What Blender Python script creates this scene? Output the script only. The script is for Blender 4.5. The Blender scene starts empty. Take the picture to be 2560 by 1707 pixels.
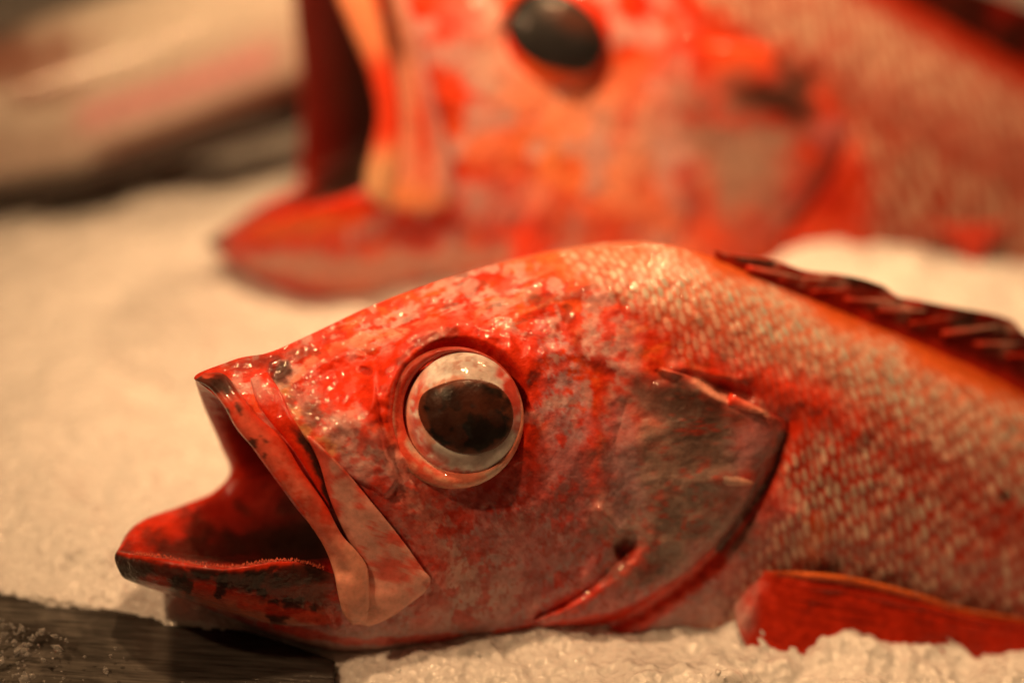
import bpy, math
import numpy as np

SC = bpy.context.scene
COL = SC.collection
rng = np.random.default_rng(7)

# ------------------------------------------------------------------ camera
PITCH = math.radians(35.0)
LENS, D0 = 64.9, 0.55
K = 36.0 / LENS / 2560.0                       # tangent per photograph pixel
FWD = np.array([0, math.cos(PITCH), -math.sin(PITCH)])
UP = np.array([0, math.sin(PITCH), math.cos(PITCH)])
RIGHT = np.array([1.0, 0, 0])
CAM = np.array([0, 0.0525, 0.075]) - D0 * FWD
cd = bpy.data.cameras.new('camera')
cam = bpy.data.objects.new('camera', cd)
COL.objects.link(cam)
cam.location = CAM
cam.rotation_euler = (math.pi / 2 - PITCH, 0, 0)
cd.lens, cd.sensor_width = LENS, 36.0
cd.clip_start, cd.clip_end = 0.01, 50
cd.dof.use_dof = True
cd.dof.focus_distance = 0.513
cd.dof.aperture_fstop = 2.4
cd.dof.aperture_blades = 0
SC.camera = cam

# ------------------------------------------------------------------ light
SC.view_settings.view_transform = 'Standard'
SC.view_settings.look = 'None'
SC.view_settings.exposure = 0.0
SC.view_settings.gamma = 1.0
w = bpy.data.worlds.new('World'); SC.world = w; w.use_nodes = True
w.node_tree.nodes['Background'].inputs[0].default_value = (1.0, 0.50, 0.22, 1)
w.node_tree.nodes['Background'].inputs[1].default_value = 0.045
WARM = (1.0, 0.565, 0.265)


def lamp(name, loc, aim, power, size, color=WARM, spread=180):
    from mathutils import Vector
    ld = bpy.data.lights.new(name, 'AREA')
    ld.shape = 'DISK'; ld.spread = math.radians(spread); ld.size = size; ld.energy = power; ld.color = color
    o = bpy.data.objects.new(name, ld); COL.objects.link(o)
    o.location = loc
    o.rotation_euler = (Vector(aim) - Vector(loc)).to_track_quat('-Z', 'Y').to_euler()
    return o


lamp('ceiling_or_fill_lamp', (0.0, 0.17, 0.90), (0.03, 0.19, 0.0), 0.62, 0.05, spread=40)
lamp('ceiling_or_fill_lamp', (0.42, 0.85, 0.95), (0.06, 0.25, 0.0), 0.64, 0.06, spread=50)
lamp('ceiling_or_fill_lamp', (-0.50, -0.12, 0.80), (-0.02, 0.08, 0.05), 0.36, 0.04, spread=50)  # unseen front fill, added to brighten jaw, cheek and lips

SC.cycles.use_denoising = True
SC.cycles.max_bounces = 8
SC.cycles.sample_clamp_indirect = 6


# ------------------------------------------------------------------ helpers
def P(px, py, d):
    px, py, d = np.broadcast_arrays(np.asarray(px, float), np.asarray(py, float), np.asarray(d, float))
    r = FWD[None] + RIGHT[None] * ((px.ravel() - 1280) * K)[:, None] + UP[None] * ((853.5 - py.ravel()) * K)[:, None]
    return (CAM[None] + r * d.ravel()[:, None]).reshape(px.shape + (3,))


def project(v):
    q = v - CAM
    d = q @ FWD
    return 1280 + (q @ RIGHT) / d / K, 853.5 - (q @ UP) / d / K, d


def sst(a, b, x):
    t = np.clip((x - a) / (b - a), 0, 1)
    return t * t * (3 - 2 * t)


def _hash(i, j, s):
    n = (i * 374761393 + j * 668265263 + s * 1442695041) & 0xffffffff
    n = ((n ^ (n >> 13)) * 1274126177) & 0xffffffff
    n = n ^ (n >> 16)
    return (n & 0xffff) / 65535.0


def vnoise(x, y, s=0):
    i = np.floor(x).astype(np.int64); j = np.floor(y).astype(np.int64)
    fx, fy = x - i, y - j
    fx = fx * fx * fx * (fx * (fx * 6 - 15) + 10); fy = fy * fy * fy * (fy * (fy * 6 - 15) + 10)
    a, b = _hash(i, j, s), _hash(i + 1, j, s)
    c, d = _hash(i, j + 1, s), _hash(i + 1, j + 1, s)
    return (a * (1 - fx) + b * fx) * (1 - fy) + (c * (1 - fx) + d * fx) * fy


def fbm(x, y, sc, oct=4, s=0):
    """-1..1 noise, feature size sc"""
    t = 0; a = 1; n = 0
    x = x / sc; y = y / sc
    for o in range(oct):
        t = t + a * (vnoise(x, y, s + o * 17) * 2 - 1); n += a
        x, y = x * 1.9 * 0.8 + y * 1.9 * 0.6 + 5.2, y * 1.9 * 0.8 - x * 1.9 * 0.6 + 1.3
        a *= 0.55
    return t / n * 1.5


def hermite(pts, us, closed=False):
    """smooth curve through pts (n,d) at params us in 0..n-1"""
    pts = np.asarray(pts, float); n = len(pts)
    seg = np.linalg.norm(np.diff(pts.reshape(n, -1), axis=0), axis=1) + 1e-6
    tan = np.zeros_like(pts)
    sh = (-1,) + (1,) * (pts.ndim - 1)
    sl = (pts[1:] - pts[:-1]) / seg.reshape(sh)
    tan[0], tan[-1] = sl[0], sl[-1]
    w0 = (seg[1:] / (seg[1:] + seg[:-1])).reshape(sh)
    tan[1:-1] = sl[:-1] * w0 + sl[1:] * (1 - w0)
    i = np.clip(np.floor(us).astype(int), 0, n - 2)
    t = (us - i).reshape(sh); h = seg[i].reshape(sh)
    return ((2 * t**3 - 3 * t**2 + 1) * pts[i] + (t**3 - 2 * t**2 + t) * h * tan[i]
            + (-2 * t**3 + 3 * t**2) * pts[i + 1] + (t**3 - t**2) * h * tan[i + 1])


def curve(pts, n):
    """n points evenly spaced along a smooth curve through pts"""
    pts = np.asarray(pts, float)
    c = hermite(pts, np.linspace(0, len(pts) - 1, 40 * len(pts)))
    s = np.r_[0, np.cumsum(np.linalg.norm(np.diff(c, axis=0), axis=1))]
    t = np.linspace(0, s[-1], n)
    return np.stack([np.interp(t, s, c[:, k]) for k in range(c.shape[1])], 1)


def pdist(X, Y, pts, smooth=True):
    """distance to a polyline and side sign"""
    pts = curve(pts, max(12, 5 * len(pts))) if smooth else np.asarray(pts, float)
    best = np.full(X.shape, 1e9); tt = np.zeros(X.shape)
    n = len(pts) - 1
    for i in range(n):
        a, b = pts[i], pts[i + 1]; ab = b - a
        t = np.clip(((X - a[0]) * ab[0] + (Y - a[1]) * ab[1]) / (ab @ ab + 1e-9), 0, 1)
        d = np.hypot(X - a[0] - t * ab[0], Y - a[1] - t * ab[1])
        m = d < best
        best = np.where(m, d, best); tt = np.where(m, (i + t) / n, tt)
    return best, tt


def line(X, Y, pts, wd, soft=0.5, nz=0.0, ns=40, s=0):
    d, t = pdist(X, Y, pts)
    if nz: d = d + fbm(X, Y, ns, 3, s) * nz * wd
    return 1 - sst(wd * (1 - soft), wd * (1 + soft), d)


def gauss(X, Y, pts, wd):
    d, t = pdist(X, Y, pts)
    return np.exp(-(d / wd)**2)


def inside(X, Y, poly):
    poly = np.asarray(poly, float); r = np.zeros(X.shape, bool); n = len(poly); j = n - 1
    for i in range(n):
        xi, yi = poly[i]; xj, yj = poly[j]
        c = ((yi > Y) != (yj > Y)) & (X < (xj - xi) * (Y - yi) / (yj - yi + 1e-12) + xi)
        r ^= c; j = i
    return r


def pmask(X, Y, poly, soft, nz=0.0, ns=40, s=0):
    c = curve(list(poly) + [poly[0]], 8 * len(poly))
    d, _ = pdist(X, Y, c, False)
    sd = np.where(inside(X, Y, c), d, -d)
    if nz: sd = sd + fbm(X, Y, ns, 4, s) * nz
    return sst(-soft, soft, sd)


def blob(X, Y, cx, cy, rx, ry, ang=0, soft=0.4, nz=0.45, ns=None, s=0):
    a = math.radians(ang); dx, dy = X - cx, Y - cy
    u = (dx * math.cos(a) + dy * math.sin(a)) / rx
    v = (-dx * math.sin(a) + dy * math.cos(a)) / ry
    d = np.hypot(u, v)
    if nz: d = d + fbm(X, Y, ns or min(rx, ry) * 0.7, 4, s + int(cx)) * nz
    return 1 - sst(1 - soft, 1 + soft, d)


def mix(c, col, m):
    return c * (1 - m[..., None]) + np.asarray(col, float) * m[..., None]


def mesh_obj(name, verts, quads, mat, parent=None, col=None, smooth=True, tris=None, root=None, extra=None):
    me = bpy.data.meshes.new(name)
    verts = np.asarray(verts, np.float64)
    off = np.zeros(3)
    if root is not None: off = np.array(root.location)
    v = (verts - off).astype(np.float32)
    quads = np.asarray(quads, np.int32).reshape(-1, 4) if quads is not None and len(quads) else np.zeros((0, 4), np.int32)
    tris = np.asarray(tris, np.int32).reshape(-1, 3) if tris is not None and len(tris) else np.zeros((0, 3), np.int32)
    me.vertices.add(len(v)); me.vertices.foreach_set('co', v.ravel())
    nl = quads.size + tris.size
    me.loops.add(nl); me.loops.foreach_set('vertex_index', np.r_[quads.ravel(), tris.ravel()])
    me.polygons.add(len(quads) + len(tris))
    st = np.r_[np.arange(len(quads)) * 4, len(quads) * 4 + np.arange(len(tris)) * 3].astype(np.int32)
    me.polygons.foreach_set('loop_start', st)
    me.update(calc_edges=True)
    if smooth: me.polygons.foreach_set('use_smooth', np.ones(len(me.polygons), bool))
    if col is not None:
        a = me.attributes.new('pigment', 'FLOAT_COLOR', 'POINT')
        c4 = np.ones((len(v), 4), np.float32); c4[:, :3] = np.clip(col, 0, 1)
        a.data.foreach_set('color', c4.ravel())
    for nm, arr in (extra or {}).items():
        a = me.attributes.new(nm, 'FLOAT', 'POINT'); a.data.foreach_set('value', np.asarray(arr, np.float32))
    me.validate()
    me.materials.append(mat)
    o = bpy.data.objects.new(name, me); COL.objects.link(o)
    if parent is not None: o.parent = parent
    return o


def grid_quads(n, m, wrap_m=True, flip=False):
    i = np.arange(n - 1)[:, None]; j = np.arange(m if wrap_m else m - 1)[None]
    j2 = (j + 1) % m
    q = np.stack([i * m + j + 0 * i, i * m + j2, (i + 1) * m + j2, (i + 1) * m + j], -1).reshape(-1, 4)
    return q[:, ::-1] if flip else q


def empty(name, loc, label, cat, group=None):
    o = bpy.data.objects.new(name, None); COL.objects.link(o)
    o.location = [float(c) for c in loc]; o.empty_display_size = 0.02
    o['label'] = label; o['category'] = cat
    if group: o['group'] = group
    return o


# ------------------------------------------------------------------ materials
def new_mat(name):
    m = bpy.data.materials.new(name); m.use_nodes = True
    nt = m.node_tree
    return m, nt, nt.nodes['Principled BSDF']


def N(nt, typ, **kw):
    n = nt.nodes.new(typ)
    for k, v in kw.items():
        if k.startswith('i_'):
            key = k[2:]
            n.inputs[int(key) if key.isdigit() else key.replace('_', ' ')].default_value = v
        else:
            setattr(n, k, v)
    return n


def skin_material(name, rough=0.36, coat=0.55, bump=0.30, fine=900.0, sss=0.05, speck=0.55, spec=0.18):
    m, nt, b = new_mat(name); L = nt.links.new
    at = N(nt, 'ShaderNodeAttribute', attribute_name='pigment')
    tc = N(nt, 'ShaderNodeTexCoord')
    n1 = N(nt, 'ShaderNodeTexNoise', i_Scale=fine, i_Detail=5.0, i_Roughness=0.65)
    n2 = N(nt, 'ShaderNodeTexNoise', i_Scale=fine * 0.35, i_Detail=4.0, i_Roughness=0.6)
    L(tc.outputs['Object'], n1.inputs['Vector']); L(tc.outputs['Object'], n2.inputs['Vector'])
    # tiny pigment grains: the colour leans to red or to dark by noise
    r1 = N(nt, 'ShaderNodeMapRange', i_1=0.50, i_2=0.72, i_3=0.0, i_4=speck)
    L(n1.outputs[0], r1.inputs[0])
    mul = N(nt, 'ShaderNodeMix', data_type='RGBA', blend_type='MULTIPLY')
    L(r1.outputs[0], mul.inputs[0]); L(at.outputs['Color'], mul.inputs[6])
    mul.inputs[7].default_value = (0.80, 0.34, 0.26, 1)
    r2 = N(nt, 'ShaderNodeMapRange', i_1=0.35, i_2=0.7, i_3=0.80, i_4=1.15)
    L(n2.outputs[0], r2.inputs[0])
    vm = N(nt, 'ShaderNodeVectorMath', operation='SCALE')
    L(mul.outputs[2], vm.inputs[0]); L(r2.outputs[0], vm.inputs['Scale'])
    L(vm.outputs[0], b.inputs['Base Color'])
    b.inputs['Roughness'].default_value = rough
    rr = N(nt, 'ShaderNodeMapRange', i_1=0.3, i_2=0.7, i_3=rough * 0.75, i_4=rough * 1.5)
    L(n2.outputs[0], rr.inputs[0]); L(rr.outputs[0], b.inputs['Roughness'])
    b.inputs['Coat Weight'].default_value = coat
    b.inputs['Coat Roughness'].default_value = 0.05
    b.inputs['Specular IOR Level'].default_value = spec
    b.inputs['Subsurface Weight'].default_value = sss
    b.inputs['Subsurface Radius'].default_value = (1.0, 0.35, 0.2)
    b.inputs['Subsurface Scale'].default_value = 0.004
    n3 = N(nt, 'ShaderNodeTexNoise', i_Scale=fine * 0.55, i_Detail=3.0, i_Roughness=0.55)
    L(tc.outputs['Object'], n3.inputs['Vector'])
    bp = N(nt, 'ShaderNodeBump', i_Strength=bump, i_Distance=0.0012)
    L(n3.outputs[0], bp.inputs['Height'])
    L(bp.outputs[0], b.inputs['Normal'])
    n4 = N(nt, 'ShaderNodeTexNoise', i_Scale=fine * 0.5, i_Detail=2.0, i_Roughness=0.5)
    L(tc.outputs['Object'], n4.inputs['Vector'])
    bc = N(nt, 'ShaderNodeBump', i_Strength=min(1.0, bump * 1.8), i_Distance=0.0010)
    L(n4.outputs[0], bc.inputs['Height']); L(bc.outputs[0], b.inputs['Coat Normal'])
    return m


M_SKIN = skin_material('wet_rockfish_skin')
M_LIP = skin_material('smooth_lip_skin', rough=0.30, coat=0.45, bump=0.10, speck=0.25, sss=0.2)
M_FIN = skin_material('fin_membrane', rough=0.38, coat=0.25, bump=0.25, speck=0.4, sss=0.15)
M_EYE = skin_material('eyeball_white', rough=0.35, coat=0.35, bump=0.12, speck=0.10, sss=0.15)
M_PUPIL = skin_material('dark_pupil', rough=0.32, coat=0.15, bump=0.35, fine=500, speck=0.3, sss=0.0)
M_PALE = skin_material('pale_fish_skin', rough=0.30, coat=0.6, bump=0.15, speck=0.2)

# pigments (linear albedo)
RED = np.array((0.74, 0.036, 0.007)); ORG = np.array((0.84, 0.17, 0.032)); DEEP = np.array((0.30, 0.014, 0.007))
PALE = np.array((0.66, 0.42, 0.40)); LILAC = np.array((0.56, 0.34, 0.38)); TAN = np.array((0.63, 0.45, 0.37))
GREY = np.array((0.27, 0.19, 0.165)); DARK = np.array((0.035, 0.016, 0.012)); LIP = np.array((0.88, 0.38, 0.27))
BROWN = np.array((0.16, 0.045, 0.025)); CREAM = np.array((0.74, 0.62, 0.52))


# ------------------------------------------------------------------ fish loft
class Fish:
    """A fish body lofted through rings of points given as (x, y, lateral) in photograph pixels; every point gets its own depth from the
    fish's own tilted mid plane, so the body is a solid with its real width."""

    def __init__(s, d0, L, xc, yc, sx, sx2, xb, sy):
        s.d0, s.L, s.xc, s.yc, s.sx, s.sx2, s.xb, s.sy = d0, L, xc, yc, sx, sx2, xb, sy
        s.u = K * d0
        s.lz = math.sqrt(1 - L[0]**2 - L[1]**2)

    def fx(s, x):
        t = x - s.xb
        soft = 150.0
        sp = soft * np.logaddexp(0, t / soft)       # smooth hinge
        return s.sx * (x - s.xc) + (s.sx2 - s.sx) * sp

    def depth(s, X, Y, l):
        xm, ym = X - s.L[0] * l, Y - s.L[1] * l
        return s.d0 + s.u * (s.fx(xm) + s.sy * (ym - s.yc)) - s.lz * s.u * l

    def ring(s, T, B, wl, n=9, p=0.9):
        T, B = np.array(T, float), np.array(B, float)
        ph = np.linspace(0, math.pi, n)
        m, h = (T + B) / 2, (T - B) / 2
        l = wl * np.sin(ph)**p
        out = np.zeros((n, 3))
        out[:, 0] = m[0] + h[0] * np.cos(ph) + s.L[0] * l
        out[:, 1] = m[1] + h[1] * np.cos(ph) + s.L[1] * l
        out[:, 2] = l
        out[0, 2] = out[-1, 2] = 0
        return out

    def mirror(s, r):
        o = r.copy(); o[:, 0] -= 2 * s.L[0] * r[:, 2]; o[:, 1] -= 2 * s.L[1] * r[:, 2]; o[:, 2] = -r[:, 2]
        return o

    def loft(s, near, far, step, nn, nf):
        near, far = np.array(near), np.array(far)
        full = []
        for a, b in zip(near, far):
            ca = hermite(a, np.linspace(0, len(a) - 1, nn))
            cb = hermite(b, np.linspace(len(b) - 1, 0, nf))
            full.append(np.vstack([ca, cb[1:-1]]))
        full = np.array(full)
        us = []
        for i in range(len(full) - 1):
            ln = np.linalg.norm(full[i + 1] - full[i], axis=1)[:nn].mean()
            n = max(3, int(ln / step[i]))
            us.append(i + np.arange(n) / n)
        us = np.r_[np.concatenate(us), len(full) - 1]
        return hermite(full, us), us

    def depth_map(s, X, Y, D, cell=5.0, x0=-200, y0=-500, x1=3200, y1=2000):
        nx, ny = int((x1 - x0) / cell), int((y1 - y0) / cell)
        i = ((X - x0) / cell).astype(int); j = ((Y - y0) / cell).astype(int)
        ok = (i >= 0) & (i < nx) & (j >= 0) & (j < ny)
        idx = j[ok] * nx + i[ok]
        dm = np.full(nx * ny, 1e9); np.minimum.at(dm, idx, D[ok])
        c = (dm < 1e8).astype(float).reshape(ny, nx); g = np.where(c > 0, dm.reshape(ny, nx), 0.0)
        known = c > 0
        for _ in range(120):                       # grow outwards into empty cells
            if known.all(): break
            a = np.zeros_like(g); k = np.zeros_like(g)
            for dy, dx in ((0, 1), (0, -1), (1, 0), (-1, 0)):
                a += np.roll(np.where(known, g, 0), (dy, dx), (0, 1)); k += np.roll(known.astype(float), (dy, dx), (0, 1))
            new = (~known) & (k > 0)
            g = np.where(new, a / np.maximum(k, 1), g); known = known | new
        g = np.where(known, g, s.d0)
        for _ in range(6):
            gp = np.pad(g, 1, mode='edge')
            g = (gp[1:-1, 1:-1] * 2 + gp[:-2, 1:-1] + gp[2:, 1:-1] + gp[1:-1, :-2] + gp[1:-1, 2:]) / 6

        def look(px, py):
            fx = np.clip((np.asarray(px, float) - x0) / cell - 0.5, 0, nx - 1.001); fy = np.clip((np.asarray(py, float) - y0) / cell - 0.5, 0, ny - 1.001)
            a, b = fx.astype(int), fy.astype(int); u, v = fx - a, fy - b
            return (g[b, a] * (1 - u) + g[b, a + 1] * u) * (1 - v) + (g[b + 1, a] * (1 - u) + g[b + 1, a + 1] * u) * v
        return look


def band(name, A, B, n, m, depth, top, bottom, paint, mat, parent, root, lift=None, seal=0.0, smooth_end=0.06, u=None):
    """A plate between two edge curves lying over a surface: rounded cross-section, top px proud, bottom px under, closed at both ends."""
    a, b = curve(A, n), curve(B, n)
    th = np.linspace(0, 2 * math.pi, m, endpoint=False)
    ac = (1 - np.cos(th)) / 2
    sn = np.sin(th)
    t = np.linspace(0, 1, n)
    endf = np.sqrt(np.clip(1 - (1 - np.clip(np.minimum(t, 1 - t) / smooth_end, 0, 1))**2, 0.0, 1))
    X = a[:, None, 0] * (1 - ac) + b[:, None, 0] * ac
    Y = a[:, None, 1] * (1 - ac) + b[:, None, 1] * ac
    s2 = np.sign(sn) * np.abs(sn)**0.6
    off = np.where(sn > 0, top, bottom)[None] * s2[None] * np.maximum(endf, 0.05)[:, None]
    T2 = np.broadcast_to(t[:, None], X.shape); A2 = np.broadcast_to(ac[None], X.shape)
    if lift is not None: off = off + lift(T2, A2, X, Y)
    D = depth(X, Y) - (off + seal) * (u or F1.u)
    V = P(X, Y, D)
    q = grid_quads(n, m)
    V = V.reshape(-1, 3)
    nv = len(V)
    c0, c1 = V[:m].mean(0), V[nv - m:].mean(0)
    V = np.vstack([V, c0, c1])
    j = np.arange(m); j2 = (j + 1) % m
    tr = np.vstack([np.stack([j2, j, np.full(m, nv)], 1), np.stack([nv - m + j, nv - m + j2, np.full(m, nv + 1)], 1)])
    c = paint(X, Y, T2, A2).reshape(-1, 3)
    c = np.vstack([c, c[0], c[-1]])
    return mesh_obj(name, V, q, mat, parent, c, tris=tr, root=root)


def tube(name, pts3, rad, mat, parent, root, col, k=8):
    """tapered tube through 3-D points, pointed or rounded ends by radius"""
    c = np.asarray(pts3, float); n = len(c); rad = np.broadcast_to(rad, (n,))
    tg = np.gradient(c, axis=0); tg /= np.linalg.norm(tg, axis=1)[:, None] + 1e-12
    ref = FWD
    s1 = np.cross(tg, ref); s1 /= np.linalg.norm(s1, axis=1)[:, None] + 1e-12
    s2 = np.cross(tg, s1)
    th = np.linspace(0, 2 * math.pi, k, endpoint=False)
    V = c[:, None] + rad[:, None, None] * (np.cos(th)[None, :, None] * s1[:, None] + np.sin(th)[None, :, None] * s2[:, None])
    V = V.reshape(-1, 3); nv = len(V)
    V = np.vstack([V, c[0], c[-1]])
    j = np.arange(k); j2 = (j + 1) % k
    tr = np.vstack([np.stack([j2, j, np.full(k, nv)], 1), np.stack([nv - k + j, nv - k + j2, np.full(k, nv + 1)], 1)])
    cc = np.asarray(col, float)
    cc = np.repeat(cc, k, 0) if cc.ndim == 2 else np.tile(cc, (nv, 1))
    cc = np.vstack([cc, cc[0], cc[-1]])
    return mesh_obj(name, V, grid_quads(n, k), mat, parent, cc, tris=tr, root=root)


def scales(s_, v_, seed):
    """staggered overlapping scales: returns pale-centre mask and relief"""
    cs, cv = 22.0, 46.0
    a = s_ / cs + 0.28 * fbm(s_, v_, 110, 2, seed); b = v_ / cv + 0.3 * fbm(s_, v_, 120, 2, seed + 3)
    i = np.floor(a); b2 = b + 0.5 * (i % 2)
    j = np.floor(b2)
    fa, fb = a - i - 0.5, b2 - j - 0.5
    rnd = _hash(i.astype(np.int64), j.astype(np.int64), seed)
    fa = fa + .28 * (rnd - .5); fb = fb + .3 * (_hash(j.astype(np.int64), i.astype(np.int64), seed + 9) - .5)
    d = np.hypot(fa / (.44 + .12 * rnd), fb / 0.56)
    pale = (1 - sst(0.50, 1.0, d)) * (0.62 + 0.6 * rnd)
    rel = (1 - np.clip(d, 0, 1.2)**2) * 2.6 - fa * 3.0
    return pale, rel, rnd


# ================================================================== FRONT FISH
F1 = Fish(D0, (0.35, 0.375), 1160, 1040, 0.407, 0.20, 1300, 0.30)
r = np.array
M_near = r([(486, 948, 0), (548, 1000, 80), (625, 1110, 150), (735, 1262, 200), (870, 1440, 235), (735, 1402, 228), (560, 1418, 205), (415, 1396, 140), (300, 1378, 0)], float)
M_far = r([(488, 945, 0), (494, 967, -80), (515, 1027, -150), (553, 1115, -200), (574, 1186, -225), (540, 1224, -222), (468, 1258, -205), (372, 1296, -140), (300, 1378, 0)], float)
O_near = r([(582, 900, 0), (625, 990, 95), (705, 1110, 170), (800, 1270, 225), (940, 1475, 258), (745, 1490, 238), (560, 1478, 205), (405, 1452, 135), (300, 1432, 0)], float)
H1 = r([(668, 882, 0), (720, 965, 105), (800, 1090, 215), (900, 1260, 265), (1010, 1450, 280), (850, 1540, 240), (680, 1548, 180), (500, 1502, 100), (352, 1462, 0)], float)
H2 = r([(775, 836, 0), (830, 935, 110), (900, 1040, 245), (1000, 1230, 300), (1080, 1420, 305), (980, 1550, 262), (840, 1608, 185), (700, 1592, 90), (570, 1528, 0)], float)
H3 = r([(930, 764, 0), (985, 862, 125), (1040, 950, 255), (1110, 1160, 320), (1170, 1380, 325), (1120, 1540, 278), (1040, 1640, 195), (950, 1668, 95), (850, 1640, 0)], float)
H4 = r([(1180, 676, 0), (1225, 770, 128), (1270, 890, 260), (1320, 1120, 335), (1350, 1370, 340), (1330, 1540, 285), (1280, 1655, 195), (1200, 1712, 95), (1120, 1712, 0)], float)
near = [M_near, O_near, H1, H2, H3, H4]
for T, B, wl in (((1440, 626), (1450, 1735), 335), ((1690, 615), (1750, 1745), 325), ((1930, 705), (2000, 1745), 300), ((2200, 816), (2250, 1745), 275),
                 ((2460, 928), (2500, 1750), 248), ((2750, 1090), (2760, 1760), 210), ((3100, 1270), (3100, 1740), 150), ((3600, 1460), (3600, 1690), 70), ((3900, 1540), (3900, 1660), 30)):
    near.append(F1.ring(T, B, wl))
def far_of(F, x, k):
    m_ = x.copy(); xm, ym = x[:, 0] - F.L[0] * x[:, 2], x[:, 1] - F.L[1] * x[:, 2]
    m_[:, 2] = -k * x[:, 2]; m_[:, 0] = xm + F.L[0] * m_[:, 2]; m_[:, 1] = ym + F.L[1] * m_[:, 2]
    return m_


far = [M_far] + [far_of(F1, x, k) for x, k in zip(near[1:], [.8, .68, .62, .62, .66] + [.78] * 20)]
# inside of the mouth: from the rim back to the throat
th_n = F1.ring((1010, 1150), (1010, 1420), 110); th_f = F1.mirror(th_n)
def inner(R, TH, sft):
    return R * (1 - sft) + TH * sft
inn = [(inner(M_near, th_n, 0.75), inner(M_far, th_f, 0.85)), (inner(M_near, th_n, 0.45), inner(M_far, th_f, 0.55)),
       (inner(M_near, th_n, 0.18), inner(M_far, th_f, 0.25)), (inner(M_near, th_n, 0.05), inner(M_far, th_f, 0.06))]
throat = [(F1.ring((1160, 1260), (1160, 1300), 20), F1.mirror(F1.ring((1160, 1260), (1160, 1300), 20))), (th_n, th_f)]
for a, b in inn:                       # keep the lining inside the outer skin: pull towards the axis
    a[1:-1, 2] *= 0.93; b[1:-1, 2] *= 0.93
allnear = [x[0] for x in throat] + [x[0] for x in inn] + near
allfar = [x[1] for x in throat] + [x[1] for x in inn] + far
NI = len(throat) + len(inn)            # index of the rim ring
NN, NF = 300, 130
steps = [12] * 2 + [7] * (NI - 2) + [4.5] * 5 + [4.8] * 6 + [9, 14, 20, 20]
R1, us1 = F1.loft(allnear, allfar, steps, NN, NF)
nr, nm = R1.shape[:2]
ringu = np.broadcast_to(us1[:, None], (nr, nm))
outer = ringu >= NI + 0.02
# coordinates used for relief and pigment: the near-side mirror of every point
lab = np.abs(R1[..., 2])
FX = R1[..., 0] + F1.L[0] * (lab - R1[..., 2]); FY = R1[..., 1] + F1.L[1] * (lab - R1[..., 2])
S_ = np.cumsum(np.r_[np.zeros((1, nm)), np.linalg.norm(np.diff(R1, axis=0), axis=2).mean(1)[:, None] * np.ones((1, nm))], 0)
V_ = np.cumsum(np.c_[np.zeros((nr, 1)), np.linalg.norm(np.diff(R1, axis=1), axis=2)], 1)
V_ = np.where(np.arange(nm)[None] < NN, V_, V_[:, -1:] + 40 - V_)

OPERC = [(1480, 1000), (1560, 950), (1660, 925), (1740, 945), (1820, 1000), (1911, 1033), (1962, 1050), (1955, 1110), (1925, 1170), (1880, 1250), (1810, 1345), (1700, 1440), (1580, 1518), (1430, 1560), (1330, 1560), (1440, 1440), (1540, 1340), (1505, 1180)]
LACR = [(690, 960), (720, 1050), (770, 1105), (830, 1150), (880, 1195), (925, 1215), (965, 1240), (990, 1205), (960, 1120), (940, 1000), (930, 900), (800, 880), (730, 930)]
PREOP = [(1490, 1010), (1500, 1150), (1528, 1280), (1556, 1331), (1490, 1420), (1390, 1485), (1250, 1530)]
GILL = [(1962, 1060), (1950, 1130), (1900, 1235), (1825, 1345), (1710, 1450), (1590, 1530), (1440, 1580), (1300, 1600)]


def relief1(X, Y):
    h = np.zeros(X.shape)
    h += 20 * gauss(X, Y, [(935, 1000), (975, 900), (1050, 838), (1150, 815), (1255, 842), (1325, 925)], 26)
    e = np.hypot((X - 1148) / 180, (Y - 1026) / 186)
    h -= 80 * (1 - sst(0.80, 1.02, e))
    h += 17 * gauss(X, Y, [(735, 945), (800, 905), (930, 862), (1080, 815), (1225, 790)], 24)
    h += 10 * gauss(X, Y, [(1230, 800), (1330, 770), (1440, 740), (1530, 735)], 22)
    h += 9 * gauss(X, Y, [(1330, 890), (1420, 880), (1520, 905), (1600, 930)], 20)
    h -= 16 * blob(X, Y, 880, 955, 85, 70, nz=0.2)
    h -= 22 * blob(X, Y, 703, 932, 24, 26, nz=0.2)
    h -= 14 * blob(X, Y, 914, 928, 17, 11, 20, nz=0.1)
    h += 5 * blob(X, Y, 914, 928, 30, 22, 20, nz=0.1, soft=.5)
    h += 20 * (pmask(X, Y, LACR, 5) - 0.5)
    h += 8 * gauss(X, Y, [(800, 1090), (880, 1060), (960, 1120)], 22)
    h += 9 * gauss(X, Y, [(930, 1220), (1020, 1290), (1100, 1330), (1250, 1300), (1400, 1220), (1480, 1100)], 40)
    d, t = pdist(X, Y, PREOP)
    h += 14 * np.exp(-(d / 24)**2) * sst(-0.1, 0.3, t)
    h -= 20 * blob(X, Y, 1566, 1366, 28, 32, nz=0.2)
    h += 24 * gauss(X, Y, [(1500, 1275), (1530, 1305), (1554, 1330)], 15)
    d, t = pdist(X, Y, GILL)
    h -= 26 * np.exp(-(d / 22)**2)
    h += 16 * gauss(X, Y, [(1870, 930), (1960, 980), (2060, 1010), (2150, 1080)], 34)
    h -= 24 * gauss(X, Y, [(1720, 935), (1800, 965), (1870, 990)], 16)
    h += 12 * gauss(X, Y, [(1690, 920), (1780, 940), (1850, 950)], 12)
    h += 22 * gauss(X, Y, [(1990, 1290), (2040, 1330), (2060, 1370)], 30)
    h += 5 * fbm(X, Y, 70, 4, 3) + 2.2 * fbm(X, Y, 22, 3, 5)
    rough = sst(1500, 1250, X) * sst(1250, 1000, Y)
    h += 2.2 * rough * fbm(X, Y, 15, 3, 8) + 5 * rough * fbm(X, Y, 48, 3, 11)
    return h


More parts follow.
